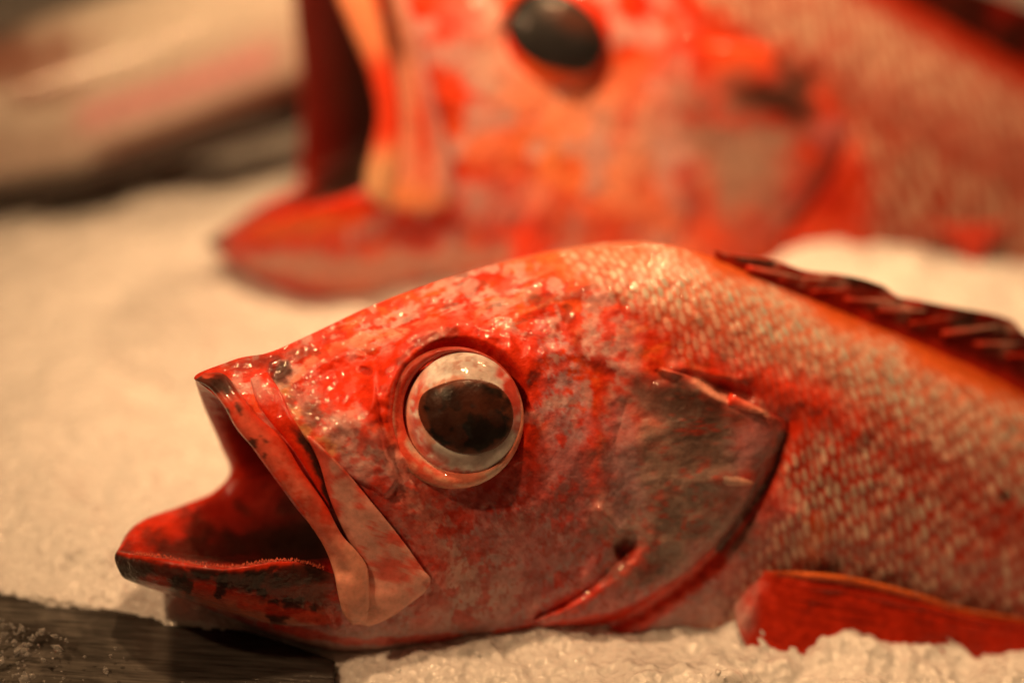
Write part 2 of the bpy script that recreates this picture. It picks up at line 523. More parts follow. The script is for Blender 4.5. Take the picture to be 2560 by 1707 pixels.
scl, srel, srnd = scales(S_, V_, 3)
TRUNK = sst(-60, 60, (FX - np.interp(FY, [600, 720, 850, 950, 1060, 1150, 1300, 1450, 1600], [1420, 1500, 1690, 1850, 1990, 1990, 1960, 1850, 1700])) + 50 * fbm(FX, FY, 90, 3, 9))
FINB = np.interp(FX, [1500, 1830, 1928, 2017, 2151, 2285, 2374, 2508, 2700, 3000, 4000], [560, 638, 696, 741, 790, 843, 888, 946, 1030, 1200, 1500])


def streak(X, Y, ang, sl, sw, s=0):
    a = math.radians(ang)
    return fbm((X * math.cos(a) + Y * math.sin(a)) / sl, (-X * math.sin(a) + Y * math.cos(a)) / sw, 1.0, 4, s)


def paint1(X, Y, trunk=None, fin_d=None):
    """pigment of the near side, by place on the fish"""
    X, Y = np.broadcast_arrays(X, Y)
    c = np.tile(RED, X.shape + (1,))
    n1, n2, n3 = fbm(X, Y, 90, 5, 21), fbm(X, Y, 38, 4, 22), fbm(X, Y, 16, 3, 23)
    c = mix(c, ORG * 0.9 + RED * 0.2, sst(-0.1, 0.8, n1) * 0.45)
    # pale lilac bloom over the cheek and the lower head
    low = sst(1080, 1320, Y + 60 * n1 - 0.10 * (X - 1200))
    c = mix(c, LILAC * 0.80, low * (0.58 + 0.34 * sst(-0.3, 0.4, n2)))
    c = mix(c, PALE, blob(X, Y, 1130, 1470, 130, 90, -10, soft=.7, ns=50) * .6)
    c = mix(c, LILAC * 1.1, blob(X, Y, 1405, 970, 52, 130, -8, soft=.6) * sst(-.5, .1, n3 + .4 * n2) * 0.9)
    c = mix(c, LILAC * .9, blob(X, Y, 1420, 1130, 50, 130, -4, soft=.7) * 0.6)
    c = mix(c, PALE, blob(X, Y, 880, 1120, 110, 55, 35, soft=.6, ns=30) * 0.75)
    c = mix(c, PALE, blob(X, Y, 770, 1010, 45, 55, 40, soft=.6) * 0.5)
    c = c * (0.82 + 0.22 * sst(-.5, .4, n1) + .10 * n3)[..., None]
    sk = streak(X, Y, -22, 110, 16, 301)
    c = mix(c, PALE, blob(X, Y, 1060, 765, 270, 95, -24, soft=.6, ns=60) * sst(-.05, .35, sk + .5 * n3) * .85)
    c = mix(c, LIP, line(X, Y, [(720, 962), (770, 910), (860, 862), (1000, 828), (1180, 790)], 13, nz=.8, ns=30) * .75)
    c = mix(c, ORG, sst(.1, .5, streak(X, Y, -20, 70, 20, 303)) * sst(1000, 800, Y) * .5)
    c = mix(c, BROWN * .9, sst(.38, .62, streak(X, Y, -20, 60, 20, 305)) * sst(960, 780, Y) * sst(900, 1200, X) * .55)
    c = mix(c, BROWN, sst(.32, .6, n2 + .3 * n3) * blob(X, Y, 1500, 800, 180, 110, 15, soft=.7, nz=0) * .6)
    c = mix(c, PALE * .95, blob(X, Y, 1530, 860, 70, 55, 20, soft=.6) * 0.6)
    c = mix(c, PALE, blob(X, Y, 1555, 990, 40, 60, 0, soft=.7) * 0.5)
    c = mix(c, np.array((.78, .36, .14)), line(X, Y, [(700, 975), (722, 1030), (765, 1085), (830, 1125)], 24, nz=.6, ns=24) * .8)
    c = mix(c, PALE, line(X, Y, [(690, 955), (712, 1035), (758, 1095)], 6, nz=.6, ns=20) * .6)
    c = mix(c, ORG * np.array((.95, 1.3, 1.6)), blob(X, Y, 1450, 650, 180, 50, 4, soft=.6) * 0.5)
    c = mix(c, LIP, blob(X, Y, 1080, 1330, 80, 190, -25, soft=.6) * 0.35)
    c = mix(c, PALE, blob(X, Y, 1150, 1500, 170, 60, -8, soft=.7) * 0.5)
    # fine red mottling over the pale parts
    c = mix(c, RED * 0.85, sst(0.22, 0.5, n2 + 0.35 * n3) * low * 0.75)
    c = mix(c, RED * .6, sst(0.15, 0.45, fbm(X, Y, 10, 2, 31) + 0.5 * n2) * low * 0.6)
    c = mix(c, DEEP, sst(0.2, 0.5, fbm(X, Y, 30, 4, 33)) * low * .45)
    c = mix(c, RED, sst(0.15, 0.5, n2 + 0.3 * n3) * (1 - low) * 0.8)
    c = mix(c, BROWN, sst(0.35, 0.6, fbm(X, Y, 44, 4, 51)) * blob(X, Y, 1450, 800, 160, 90, 20, soft=.7) * 0.55)
    c = mix(c, DEEP, blob(X, Y, 1470, 735, 110, 16, 2, soft=.6, ns=30) * .6)
    c = mix(c, DEEP, line(X, Y, [(1440, 870), (1490, 905), (1530, 920)], 16, nz=.6) * .6)
    c = mix(c, PALE, sst(.18, .5, fbm(X, Y, 42, 5, 57)) * sst(1150, 1000, Y) * sst(1650, 1500, X) * .6)
    c = mix(c, RED * 1.05, blob(X, Y, 890, 950, 95, 75, 0, soft=.5) * 0.8)
    c = mix(c, RED * 1.0, line(X, Y, [(950, 1010), (985, 905), (1060, 850), (1150, 830), (1250, 860), (1320, 950)], 42, nz=.4) * 0.85)
    # dark marks: nostril, snout, upper cheek
    c = mix(c, DARK, blob(X, Y, 703, 932, 26, 30, soft=.4) * 0.9)
    c = mix(c, BROWN, blob(X, Y, 765, 882, 40, 14, -10, soft=.5) * .6)
    c = mix(c, BROWN, blob(X, Y, 780, 1035, 26, 30, -30, soft=.5, ns=14) * 0.8)
    c = mix(c, BROWN, blob(X, Y, 728, 1000, 12, 18, 0, soft=.5) * 0.7)
    c = mix(c, DARK, blob(X, Y, 640, 905, 60, 16, -8, soft=.6, ns=18) * 0.55)
    c = mix(c, DEEP, blob(X, Y, 914, 928, 16, 10, 20, nz=.1) * .7)
    c = mix(c, BROWN, line(X, Y, [(1000, 900), (1050, 858), (1130, 835)], 10, nz=1.) * .5)
    # shallow red folds behind the jaw plate
    c = mix(c, RED * .9, line(X, Y, [(930, 1220), (1040, 1330), (1100, 1450), (1050, 1560)], 30, nz=.7) * .55)
    c = mix(c, DEEP, blob(X, Y, 1255, 1215, 110, 60, 10, soft=.7) * 0.35)
    # throat
    thr = sst(1545, 1600, Y + 0.05 * (X - 900))
    c = mix(c, PALE * .95, thr * sst(1500, 1000, X) * 0.8)
    c = mix(c, RED, line(X, Y, [(690, 1566), (860, 1600), (1060, 1596), (1250, 1590)], 9, nz=.6) * .7)
    # gill rays under the head
    for pts, wd in (([(1250, 1588), (1400, 1560), (1584, 1523), (1696, 1452), (1807, 1355), (1900, 1230), (1945, 1140)], 12), ([(1180, 1640), (1417, 1605), (1556, 1570), (1668, 1500), (1790, 1400)], 14)):
        c = mix(c, RED * .9, line(X, Y, pts, wd, nz=.4) * .85)
    c = mix(c, DARK, line(X, Y, [(1955, 1090), (1935, 1156), (1880, 1250), (1800, 1360)], 13, nz=.5) * .9)
    c = mix(c, PALE * .85, blob(X, Y, 1760, 1560, 150, 70, -20, soft=.6) * .75)
    return c


def paint_operc(X, Y):
    c = paint1(X, Y)
    n2, n3 = fbm(X, Y, 40, 4, 61), fbm(X, Y, 14, 3, 62)
    m = blob(X, Y, 1705, 1210, 165, 245, 25, soft=.5, nz=.35, ns=60)
    c = mix(c, GREY * 1.1, m * 0.95)
    c = mix(c, GREY * .55, blob(X, Y, 1650, 1010, 100, 55, 10, soft=.6, ns=40) * 0.85)
    c = mix(c, DARK * 1.3, blob(X, Y, 1730, 1005, 95, 48, 20, soft=.7, ns=30) * 0.88)
    c = mix(c, GREY * .45, sst(.05, .45, fbm(X, Y, 60, 4, 64)) * m * .55)
    c = mix(c, DARK * 2, blob(X, Y, 1740, 1100, 60, 55, 0, soft=.6, ns=22) * 0.55)
    c = mix(c, LILAC * .8, blob(X, Y, 1880, 1110, 50, 60, 20, soft=.6) * .6)
    c = mix(c, LILAC * .75, blob(X, Y, 1560, 1180, 46, 140, -6, soft=.6) * .6)
    c = mix(c, RED * .45, sst(.3, .6, n2 + .5 * n3) * .35 * m)
    c = mix(c, RED * .7, sst(.45, .65, n3 + .25 * n2) * .35 * m)
    c = mix(c, DARK * 1.5, blob(X, Y, 1630, 1428, 36, 22, -20, soft=.6, ns=18) * .85)
    c = mix(c, LIP * .9, line(X, Y, [(1740, 950), (1800, 990), (1860, 1015), (1915, 1034)], 10, nz=.4) * .8)
    c = mix(c, DARK, blob(X, Y, 1560, 1372, 26, 26, 0, soft=.5) * .9)
    c = mix(c, RED, blob(X, Y, 1590, 1395, 40, 40, 0, soft=.6) * .5)
    c = mix(c, RED, blob(X, Y, 1440, 1500, 110, 22, -30, soft=.6) * .7)
    c = mix(c, PALE * .8, line(X, Y, [(1700, 1430), (1810, 1330), (1880, 1235)], 14, nz=.5) * .4)
    return c


c1 = paint_operc(FX, FY)
# scaly trunk
n1 = fbm(FX, FY, 130, 4, 41)
band_up = FY - FINB
tcol = np.tile(RED * .62, FX.shape + (1,))
tcol = mix(tcol, ORG * .85, sst(300, 40, band_up) * .8)
tcol = mix(tcol, BROWN * 1.7, sst(400, 760, band_up) * .55)
tcol = mix(tcol, TAN * .85, (sst(0, 90, band_up + 50 * n1) * sst(330, 130, band_up + 70 * n1)) * .25)
pale_amt = sst(10, 80, band_up + 40 * n1) * (1.1 - 0.4 * sst(300, 640, band_up))
redband = line(FX, FY, [(1640, 800), (1850, 900), (2050, 1000), (2250, 1130), (2450, 1280), (2560, 1350)], 62, nz=.5, ns=70) + .6 * line(FX, FY, [(1780, 800), (1880, 900)], 50, nz=.6)
pale_amt = pale_amt * (1 - .62 * np.clip(redband, 0, 1)) * (0.75 + .45 * sst(-.5, .3, n1))
scale_c = TAN * np.array((1.12, 1.12, 1.08)) * (0.82 + .3 * srnd)[..., None]
tcol = tcol * (1 - (scl * pale_amt)[..., None]) + scale_c * (np.clip(scl * pale_amt, 0, 1))[..., None]
tcol = mix(tcol, RED, blob(FX, FY, 1990, 1010, 150, 60, 25, soft=.6) * .75)
tcol = mix(tcol, ORG * .8, blob(FX, FY, 2035, 1345, 34, 50, 30, soft=.7) * .45)
tcol = mix(tcol, DARK, blob(FX, FY, 2512, 1238, 16, 16, 0) * .8)
tcol = mix(tcol, RED * .9, sst(30, -20, band_up) * .7)
c1 = c1 * (1 - TRUNK[..., None]) + tcol * TRUNK[..., None]
c1 = mix(c1, DARK, line(FX, FY, [(1955, 1090), (1935, 1156), (1880, 1250), (1800, 1360)], 11, nz=.5) * .8)
for pts, wd in (([(1250, 1588), (1400, 1560), (1584, 1527), (1700, 1458), (1812, 1360), (1905, 1235), (1950, 1140)], 15), ([(1180, 1640), (1417, 1605), (1556, 1575), (1680, 1505), (1800, 1405)], 17)):
    c1 = mix(c1, RED * .95, line(FX, FY, pts, wd, nz=.4) * .9)
c1 = mix(c1, DARK, line(FX, FY, [(1958, 1085), (1945, 1150), (1890, 1250), (1800, 1370)], 9, nz=.5) * .9)
c1 = mix(c1, RED * .55, sst(.15, .5, fbm(FX, FY, 26, 4, 77)) * blob(FX, FY, 1260, 1260, 190, 130, 20, soft=.7) * outer * .8)
# lower lip and its dark blotches
lowlip = outer & (ringu < NI + 2.2)
ll = lowlip * sst(1290, 1370, FY) * sst(880, 800, FX)
lc = np.tile(RED * .8, FX.shape + (1,))
lc = mix(lc, LIP * .8, sst(1440, 1500, FY - .13 * (FX - 350)) * .7)
nb = fbm(FX, FY, 46, 4, 71)
lc = mix(lc, DARK * .5, sst(.10, .34, nb) * .9)
lc = mix(lc, DARK * .5, blob(FX, FY, 320, 1425, 52, 60, 0, soft=.5) * .95)
lc = mix(lc, DARK * .5, blob(FX, FY, 690, 1478, 130, 26, 12, soft=.7) * .75)
lc = mix(lc, PALE * .9, line(FX, FY, [(430, 1500), (600, 1560), (800, 1590), (1000, 1596)], 22, nz=.5) * .8)
lc = mix(lc, BROWN * .6, blob(FX, FY, 800, 1440, 70, 60, 20, soft=.6) * .8)
lc = mix(lc, DARK * .6, line(FX, FY, [(312, 1425), (430, 1432), (560, 1446), (700, 1446), (810, 1430)], 20, nz=.9, ns=44) * .85)
lc = mix(lc, RED, line(FX, FY, [(300, 1372), (420, 1396), (560, 1412), (720, 1398)], 12, nz=.3) * .7)
lc = mix(lc, RED, line(FX, FY, [(600, 1510), (750, 1535), (850, 1550)], 13, nz=.7) * .7)
c1 = c1 * (1 - ll[..., None]) + lc * ll[..., None]
# mouth lining, with the shade of its depth painted into the colour
inn_m = ~outer
RX, RY = R1[..., 0], R1[..., 1]
ic = np.tile(DEEP * 1.5, FX.shape + (1,))
nb = fbm(RX, RY, 60, 4, 81)
ic = mix(ic, RED * .8, sst(-40, -120, R1[..., 2]) * sst(NI - 1.2, NI - .3, ringu) * .9)
ic = mix(ic, RED * .9, blob(RX, RY, 390, 1325, 70, 45, -30, soft=.6) * .9)
ic = mix(ic, DARK * .8, line(RX, RY, [(420, 1370), (560, 1370), (800, 1340)], 34, nz=.6) * .8)
ic = mix(ic, RED * .75, line(RX, RY, [(490, 960), (530, 1060), (570, 1170)], 40, nz=.4) * .6)
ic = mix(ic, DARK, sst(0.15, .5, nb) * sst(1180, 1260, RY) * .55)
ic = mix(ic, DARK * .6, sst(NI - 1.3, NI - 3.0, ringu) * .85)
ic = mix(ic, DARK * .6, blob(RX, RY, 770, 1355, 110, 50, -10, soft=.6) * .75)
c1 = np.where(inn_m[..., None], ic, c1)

h = relief1(FX, FY) * sst(NI + .3, NI + 2.0, ringu)
h = h + srel * TRUNK * outer
h = h + (~outer) * 4 * fbm(RX, RY, 40, 3, 90)
edge = np.sin(np.clip(np.where(np.arange(nm) < NN, np.arange(nm) / (NN - 1), (nm - np.arange(nm)) / NF), 0, 1) * math.pi)[None]
h = h * np.clip(edge * 2.2, 0.15, 1) * np.where(np.arange(nm) < NN, 1.0, .15)[None]
sgn = np.where(np.arange(nm) < NN, 1.0, -1.0)[None]
D1 = F1.depth(R1[..., 0], R1[..., 1], R1[..., 2]) - sgn * h * F1.u * F1.lz
V1 = P(R1[..., 0], R1[..., 1], D1)

ROOT1_LOC = P(1250, 1720, 0.57)
ROOT1 = empty('rockfish', ROOT1_LOC, 'red rockfish in sharp focus in front, head tilted up, mouth wide open, resting on ice', 'fish', 'red rockfish laid out on the ice')
q = grid_quads(nr, nm)
body1 = mesh_obj('body', V1.reshape(-1, 3), q, M_SKIN, ROOT1, c1.reshape(-1, 3), root=ROOT1)
sel = outer & (np.arange(nm)[None] < NN)
SURF = F1.depth_map(R1[..., 0][sel], R1[..., 1][sel], D1[sel])


def mid(X, Y):
    return F1.depth(np.asarray(X, float), np.asarray(Y, float), 0.0)


# ---- upper lip band and jaw plate
def paint_lip(X, Y, T, A):
    c = np.tile(LIP, X.shape + (1,))
    n = fbm(X, Y, 34, 4, 101)
    c = mix(c, RED, sst(0.85, .3, T + .2 * n) * .75)
    c = mix(c, RED * .95, sst(.0, .4, n) * sst(.75, .6, T) * .8)
    c = mix(c, RED, sst(.55, .95, A) * sst(.75, .55, T) * .8)
    c = mix(c, DARK * 1.4, sst(.10, .32, fbm(X, Y, 30, 4, 104) + .5 * sst(.2, .0, T)) * sst(.62, .4, T) * sst(.85, .55, A) * .9)
    c = mix(c, DARK, blob(X, Y, 555, 955, 40, 34, 30, soft=.5) * .9)
    c = mix(c, RED * .8, blob(X, Y, 800, 1300, 26, 60, -32, soft=.6) * .5)
    return c * (0.95 + .08 * n[..., None])


def lipd(X, Y):
    return np.minimum(SURF(X, Y), 9)


band('upper_lip', [(487, 950), (520, 968), (553, 1005), (590, 1070), (640, 1128), (690, 1195), (735, 1255), (775, 1312), (812, 1370), (834, 1430), (846, 1490), (862, 1540), (882, 1562)],
     [(512, 932), (556, 933), (600, 985), (640, 1035), (700, 1090), (752, 1172), (815, 1262), (862, 1345), (888, 1372), (918, 1415), (924, 1460), (926, 1500), (915, 1560)],
     150, 28, lipd, 26, 20, paint_lip, M_LIP, ROOT1, ROOT1, seal=12,
     lift=lambda T, A, X, Y: 10 * sst(.3, .8, T) - 30 * sst(.12, 0, T) * 0)


def paint_plate(X, Y, T, A):
    c = np.tile(LIP * np.array((.92, 1.0, 1.15)), X.shape + (1,))
    n = fbm(X, Y, 30, 4, 111)
    st = fbm(X * .85 - Y * .5, X * .5 + Y * .85, 30, 3, 112)
    c = mix(c, RED, sst(-.05, .5, n + .3 * st) * sst(1.0, .65, T) * .75)
    c = mix(c, RED, sst(.5, 1.0, A) * sst(.55, .1, T) * .5)
    c = mix(c, BROWN, blob(X, Y, 850, 1330, 18, 80, -28, soft=.6) * .6)
    c = mix(c, LIP * 1.03, sst(.72, .95, T) * .8)
    return c


band('jaw_plate', [(765, 1088), (795, 1150), (822, 1240), (850, 1310), (885, 1390), (905, 1470), (895, 1530), (888, 1558)],
     [(778, 1090), (860, 1172), (930, 1255), (975, 1310), (1015, 1362), (1060, 1425), (1078, 1450), (1070, 1470), (1030, 1505), (968, 1548), (922, 1566)],
     110, 26, lipd, 20, 16, paint_plate, M_LIP, ROOT1, ROOT1, seal=10, lift=lambda T, A, X, Y: 6 * sst(.5, 1, T) * A)


def paint_fold(X, Y, T, A):
    c = np.tile(RED, X.shape + (1,))
    n = fbm(X, Y, 30, 4, 121)
    c = mix(c, PALE, sst(.25, .0, T) * sst(.7, .3, A) * .7)
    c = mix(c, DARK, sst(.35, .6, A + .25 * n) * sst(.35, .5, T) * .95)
    return c


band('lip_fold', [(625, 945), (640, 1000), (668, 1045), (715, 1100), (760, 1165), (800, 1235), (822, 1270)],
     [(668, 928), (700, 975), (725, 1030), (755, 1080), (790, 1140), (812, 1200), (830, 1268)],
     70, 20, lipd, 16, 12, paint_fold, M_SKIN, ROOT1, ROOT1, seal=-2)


# ---- gill cover with its spines
def gc_lift(T, A, X, Y):
    n = 4 * fbm(X, Y, 60, 4, 131) + 2.5 * fbm(X, Y, 20, 3, 132)
    return n * np.sin(np.pi * np.clip(A, 0, 1)) - 34 * sst(.34, .0, A) - 30 * sst(.22, .02, T) * sst(1., .8, A) + 10 * gauss(X, Y, [(1700, 1215), (1800, 1200), (1874, 1206)], 22) * (A > .5) + 8 * gauss(X, Y, [(1660, 960), (1800, 1000), (1911, 1034)], 22)


gc = band('gill_cover', [(1500, 1000), (1492, 1080), (1500, 1180), (1528, 1280), (1548, 1335), (1500, 1420), (1420, 1490), (1330, 1545)],
          [(1650, 918), (1745, 948), (1840, 1010), (1918, 1034), (1962, 1052), (1952, 1115), (1895, 1180), (1884, 1212), (1862, 1260), (1800, 1350), (1700, 1440), (1580, 1518), (1440, 1560), (1350, 1566)],
          170, 90, SURF, 22, 20, lambda X, Y, T, A: paint_operc(X, Y), M_SKIN, ROOT1, ROOT1, lift=gc_lift, seal=6, smooth_end=.04)


def spine(name, p0, p1, r0, lift0, lift1, col, parent, tipcol=None, dep=None):
    t = np.linspace(0, 1, 10)
    X, Y = p0[0] + (p1[0] - p0[0]) * t, p0[1] + (p1[1] - p0[1]) * t
    D = (dep or SURF)(X, Y) - (lift0 + (lift1 - lift0) * t) * F1.u
    rad = r0 * F1.u * (1 - t)**.7 + .5 * F1.u
    col = np.asarray(col, float)
    cc = np.outer(1 - t, col) + np.outer(t, np.asarray(tipcol if tipcol is not None else col))
    return tube(name, P(X, Y, D), rad, M_SKIN, parent, ROOT1, cc, 10)


spine('gill_spine', (1800, 1196), (1886, 1208), 20, 16, 34, GREY * 1.5, gc, LIP)
spine('gill_spine', (1820, 1000), (1922, 1036), 18, 16, 34, RED, gc, LIP)

# ---- eye
def eye_part(root, F, cx, cy, rx, ry, dsurf, bulge, paint, name='eye', flat=1.0, nrad=60, nang=120):
    rr = np.linspace(0, 1, nrad); an = np.linspace(0, 2 * math.pi, nang, endpoint=False)
    R_, A_ = np.meshgrid(rr, an, indexing='ij')
    X, Y = cx + rx * R_ * np.cos(A_), cy + ry * R_ * np.sin(A_)
    z = bulge * (np.sqrt(np.clip(1 - (R_ * .995)**2, 0, 1)))**flat
    D = dsurf - z * F.u
    V = P(X, Y, D).reshape(-1, 3)
    # back half closes the ball
    X2, Y2 = X[::-1][1:], Y[::-1][1:]
    D2 = dsurf + (.6 * bulge * np.sqrt(np.clip(1 - (R_[::-1][1:])**2, 0, 1))) * F.u
    V2 = P(X2, Y2, D2).reshape(-1, 3)
    V = np.vstack([V, V2]); n = nrad * 2 - 1
    c = np.vstack([paint(X, Y, R_, A_).reshape(-1, 3), paint(X2, Y2, R_[::-1][1:], A_[::-1][1:]).reshape(-1, 3)])
    return mesh_obj(name, V, grid_quads(n, nang), M_EYE, root, c, root=ROOT_OF(root))


def ROOT_OF(o):
    while o.parent is not None: o = o.parent
    return o


SURF_EYE = float(SURF(np.array([1330.]), np.array([1100.]))[0])
d_eye = float(np.mean(SURF(np.array([955., 1345., 1160., 1160.]), np.array([1040., 1060., 820., 1235.]))))


def paint_eye(X, Y, R_, A_):
    c = np.tile(np.array((.84, .80, .78)), X.shape + (1,))
    n = fbm(X, Y, 26, 4, 141)
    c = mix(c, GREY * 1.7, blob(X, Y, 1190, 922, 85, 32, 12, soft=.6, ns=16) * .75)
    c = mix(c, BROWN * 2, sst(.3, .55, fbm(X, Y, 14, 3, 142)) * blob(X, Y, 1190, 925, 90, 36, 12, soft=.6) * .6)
    c = mix(c, ORG * .8, line(X, Y, [(1050, 985), (1095, 968), (1150, 950)], 13, nz=.7, ns=14) * .7)
    c = mix(c, RED * .8, blob(X, Y, 1284, 1000, 36, 80, -8, soft=.5, ns=24) * .95)
    c = mix(c, RED * .85, line(X, Y, [(1022, 1040), (1040, 1110), (1090, 1165), (1150, 1190)], 17, nz=.9, ns=22) * .7)
    c = mix(c, ORG * .8, line(X, Y, [(1048, 1000), (1052, 1050), (1075, 1105)], 10, nz=.9, ns=16) * .6)
    c = mix(c, RED * .8, line(X, Y, [(1045, 1060), (1062, 1110), (1110, 1150)], 9, nz=.8) * .4)
    c = mix(c, BROWN, line(X, Y, [(1080, 1120), (1140, 1152), (1220, 1135), (1270, 1080)], 15, nz=.4) * .55)
    c = mix(c, RED * .9, sst(.70, .86, R_) * sst(0., -.6, np.cos(A_ + .5)) * .85 * sst(-.35, .2, n))
    c = mix(c, LIP, sst(.9, .97, R_) * sst(.2, -.6, np.cos(A_ + .6)) * .8)
    c = mix(c, LIP * np.array((1.05, 1.1, 1.1)), sst(.86, .97, R_) * sst(-.3, .5, np.sin(A_ - .3)) * .6)
    return c


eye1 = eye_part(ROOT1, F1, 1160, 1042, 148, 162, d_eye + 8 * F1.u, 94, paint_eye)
EB = dict(cx=1160, cy=1042, rx=148, ry=162, d=d_eye + 8 * F1.u, b=94)


def eyed(X, Y):
    r2 = ((X - EB['cx']) / EB['rx'])**2 + ((Y - EB['cy']) / EB['ry'])**2
    return EB['d'] - EB['b'] * np.sqrt(np.clip(1 - r2, 0, 1)) * F1.u


def closed(ring, poly, n):
    """cut one full turn out of an overlapping smooth outline and space it evenly by angle"""
    c = np.mean(poly, 0); a = np.unwrap(np.arctan2(ring[:, 1] - c[1], ring[:, 0] - c[0])); rr = np.hypot(ring[:, 0] - c[0], ring[:, 1] - c[1])
    k = len(ring) // 8; t = a[k] + np.sign(a[-1] - a[0]) * np.linspace(0, 2 * math.pi, n, endpoint=False)
    if a[-1] < a[0]: a, rr = a[::-1], rr[::-1]
    R = np.interp(t, a, rr)
    return np.stack([c[0] + R * np.cos(t), c[1] + R * np.sin(t)], 1)


def pupil_part(parent, F, poly, depth, h, paint, nrad=40, nang=140, name='pupil'):
    poly = [tuple(np.mean(poly, 0) + (np.array(p) - np.mean(poly, 0)) * 1.05) for p in poly]
    c0 = np.mean(poly, 0); ring = curve(list(poly[-3:]) + list(poly) + list(poly[:4]), 8 * nang); ring = closed(ring, poly, nang)
    rr = np.linspace(0, 1, nrad)
    X = c0[0] + (ring[None, :, 0] - c0[0]) * rr[:, None]; Y = c0[1] + (ring[None, :, 1] - c0[1]) * rr[:, None]
    D = depth(X, Y) - (h * np.sqrt(np.clip(1 - rr**6, 0, 1)) + .8)[:, None] * F.u
    V = P(X, Y, D).reshape(-1, 3); V2 = P(X, Y, depth(X, Y) + 5 * F.u)[::-1][1:].reshape(-1, 3)
    R_ = np.broadcast_to(rr[:, None], X.shape)
    c = paint(X, Y, R_).reshape(-1, 3); c2 = paint(X, Y, R_)[::-1][1:].reshape(-1, 3)
    return mesh_obj(name, np.vstack([V, V2]), grid_quads(2 * nrad - 1, nang), M_PUPIL, parent, np.vstack([c, c2]), root=ROOT_OF(parent))


def paint_pupil(X, Y, R_):
    c = np.tile(np.array((.012, .008, .007)), X.shape + (1,))
    c = mix(c, (.07, .018, .01), blob(X, Y, 1195, 1005, 75, 34, 15, soft=.7, ns=26) * .7)
    c = mix(c, (.02, .02, .022), sst(.1, .5, fbm(X, Y, 40, 4, 151)) * .6)
    c = mix(c, BROWN * .9, sst(.86, 1.0, R_ + .16 * fbm(X, Y, 24, 4, 152)) * .85)
    c = mix(c, BROWN * .5, sst(.2, .5, fbm(X, Y, 50, 4, 153)) * .4)
    return c


pupil_part(eye1, F1, [(1051, 1026), (1059, 992), (1105, 964), (1175, 952), (1245, 972), (1273, 1010), (1277, 1052), (1256, 1099), (1200, 1129), (1142, 1127), (1095, 1101), (1063, 1063)], eyed, 5, paint_pupil)


def ring_part(parent, F, cx, cy, rx, ry, wd, depth, top, paint, name='eye_ring', a0=0, a1=2 * math.pi, n=160, m=14):
    an = np.linspace(a0, a1, n); th = np.linspace(0, 2 * math.pi, m, endpoint=False)
    A_, T_ = np.meshgrid(an, th, indexing='ij')
    wv = wd(A_) if callable(wd) else wd
    X = cx + (rx + wv * np.cos(T_)) * np.cos(A_); Y = cy + (ry + wv * np.cos(T_)) * np.sin(A_)
    D = depth(A_) - top * np.sin(T_) * F.u
    return mesh_obj(name, P(X, Y, D).reshape(-1, 3), grid_quads(n, m), M_SKIN, parent, paint(X, Y, A_, T_).reshape(-1, 3), root=ROOT_OF(parent))


def paint_ring(X, Y, A_, T_):
    c = np.tile(LIP * np.array((1, .95, .9)), X.shape + (1,))
    rr_ = np.hypot((X - 1146) / 1.0, (Y - 1036) / 1.0)
    st = fbm(A_ * 120, rr_ * 6.0, 60, 4, 161)
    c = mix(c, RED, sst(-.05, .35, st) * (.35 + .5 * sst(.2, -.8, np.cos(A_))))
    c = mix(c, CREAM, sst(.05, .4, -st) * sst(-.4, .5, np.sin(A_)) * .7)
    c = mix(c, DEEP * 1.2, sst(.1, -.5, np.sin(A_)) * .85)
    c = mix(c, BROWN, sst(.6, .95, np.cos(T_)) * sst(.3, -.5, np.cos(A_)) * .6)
    return c


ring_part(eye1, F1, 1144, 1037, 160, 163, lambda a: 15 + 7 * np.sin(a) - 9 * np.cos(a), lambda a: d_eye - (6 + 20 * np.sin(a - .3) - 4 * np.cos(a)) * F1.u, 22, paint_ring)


# ---- teeth along the lower rim
def teeth():
    V, T = [], []
    rim = curve(M_near[4:], 260)[25:235]
    dd = F1.depth(rim[:, 0], rim[:, 1], rim[:, 2])
    for i in range(len(rim)):
        for k in range(2):
            x, y = rim[i, 0] + rng.normal(0, 2), rim[i, 1] - 2 + rng.normal(0, 3)
            b = len(V); hh = rng.uniform(1.5, 3.5)
            for a in range(4):
                V.append((x + 2.6 * math.cos(a * 1.571), y + 1.0 * math.sin(a * 1.571) + 3, dd[i] - 2.6 * F1.u * math.sin(a * 1.571)))
            V.append((x + rng.normal(0, 1.5), y - hh, dd[i]))
            T += [(b + a, b + (a + 1) % 4, b + 4) for a in range(4)]
    V = np.array(V)
    o = mesh_obj('teeth', P(V[:, 0], V[:, 1], V[:, 2]), None, M_LIP, ROOT1, np.tile(np.array((.62, .10, .06)), (len(V), 1)), tris=T, root=ROOT1)
    o['kind'] = 'stuff'


teeth()


# ---- dorsal fin lying along the back
fin_base = [(1790, 655), (1830, 680), (1928, 738), (2017, 784), (2151, 838), (2285, 894), (2374, 936), (2508, 998), (2700, 1090), (2900, 1190)]
fin_top = [(1785, 626), (1840, 640), (1950, 655), (2010, 676), (2085, 684), (2180, 704), (2215, 718), (2240, 738), (2285, 748), (2410, 772), (2500, 790), (2535, 804), (2560, 832), (2610, 856), (2700, 880), (2900, 1000)]


def paint_dorsal(X, Y, T, A):
    c = np.tile(RED * .40, X.shape + (1,))
    n = fbm(X + Y * .5, Y * 2.2, 60, 4, 171)
    c = mix(c, RED * 1.0, sst(.55, .2, A) * .7)
    c = mix(c, DEEP * .6, sst(.3, .65, T) * sst(.1, .5, A) * .8)
    c = mix(c, TAN * .8, sst(.1, .45, n) * sst(.45, .7, A) * .55)
    c = mix(c, DARK, sst(.05, .4, fbm(X, Y, 50, 3, 172)) * sst(.6, .85, A) * .95)
    return c


def fin_depth(X, Y):
    return mid(X, Y)


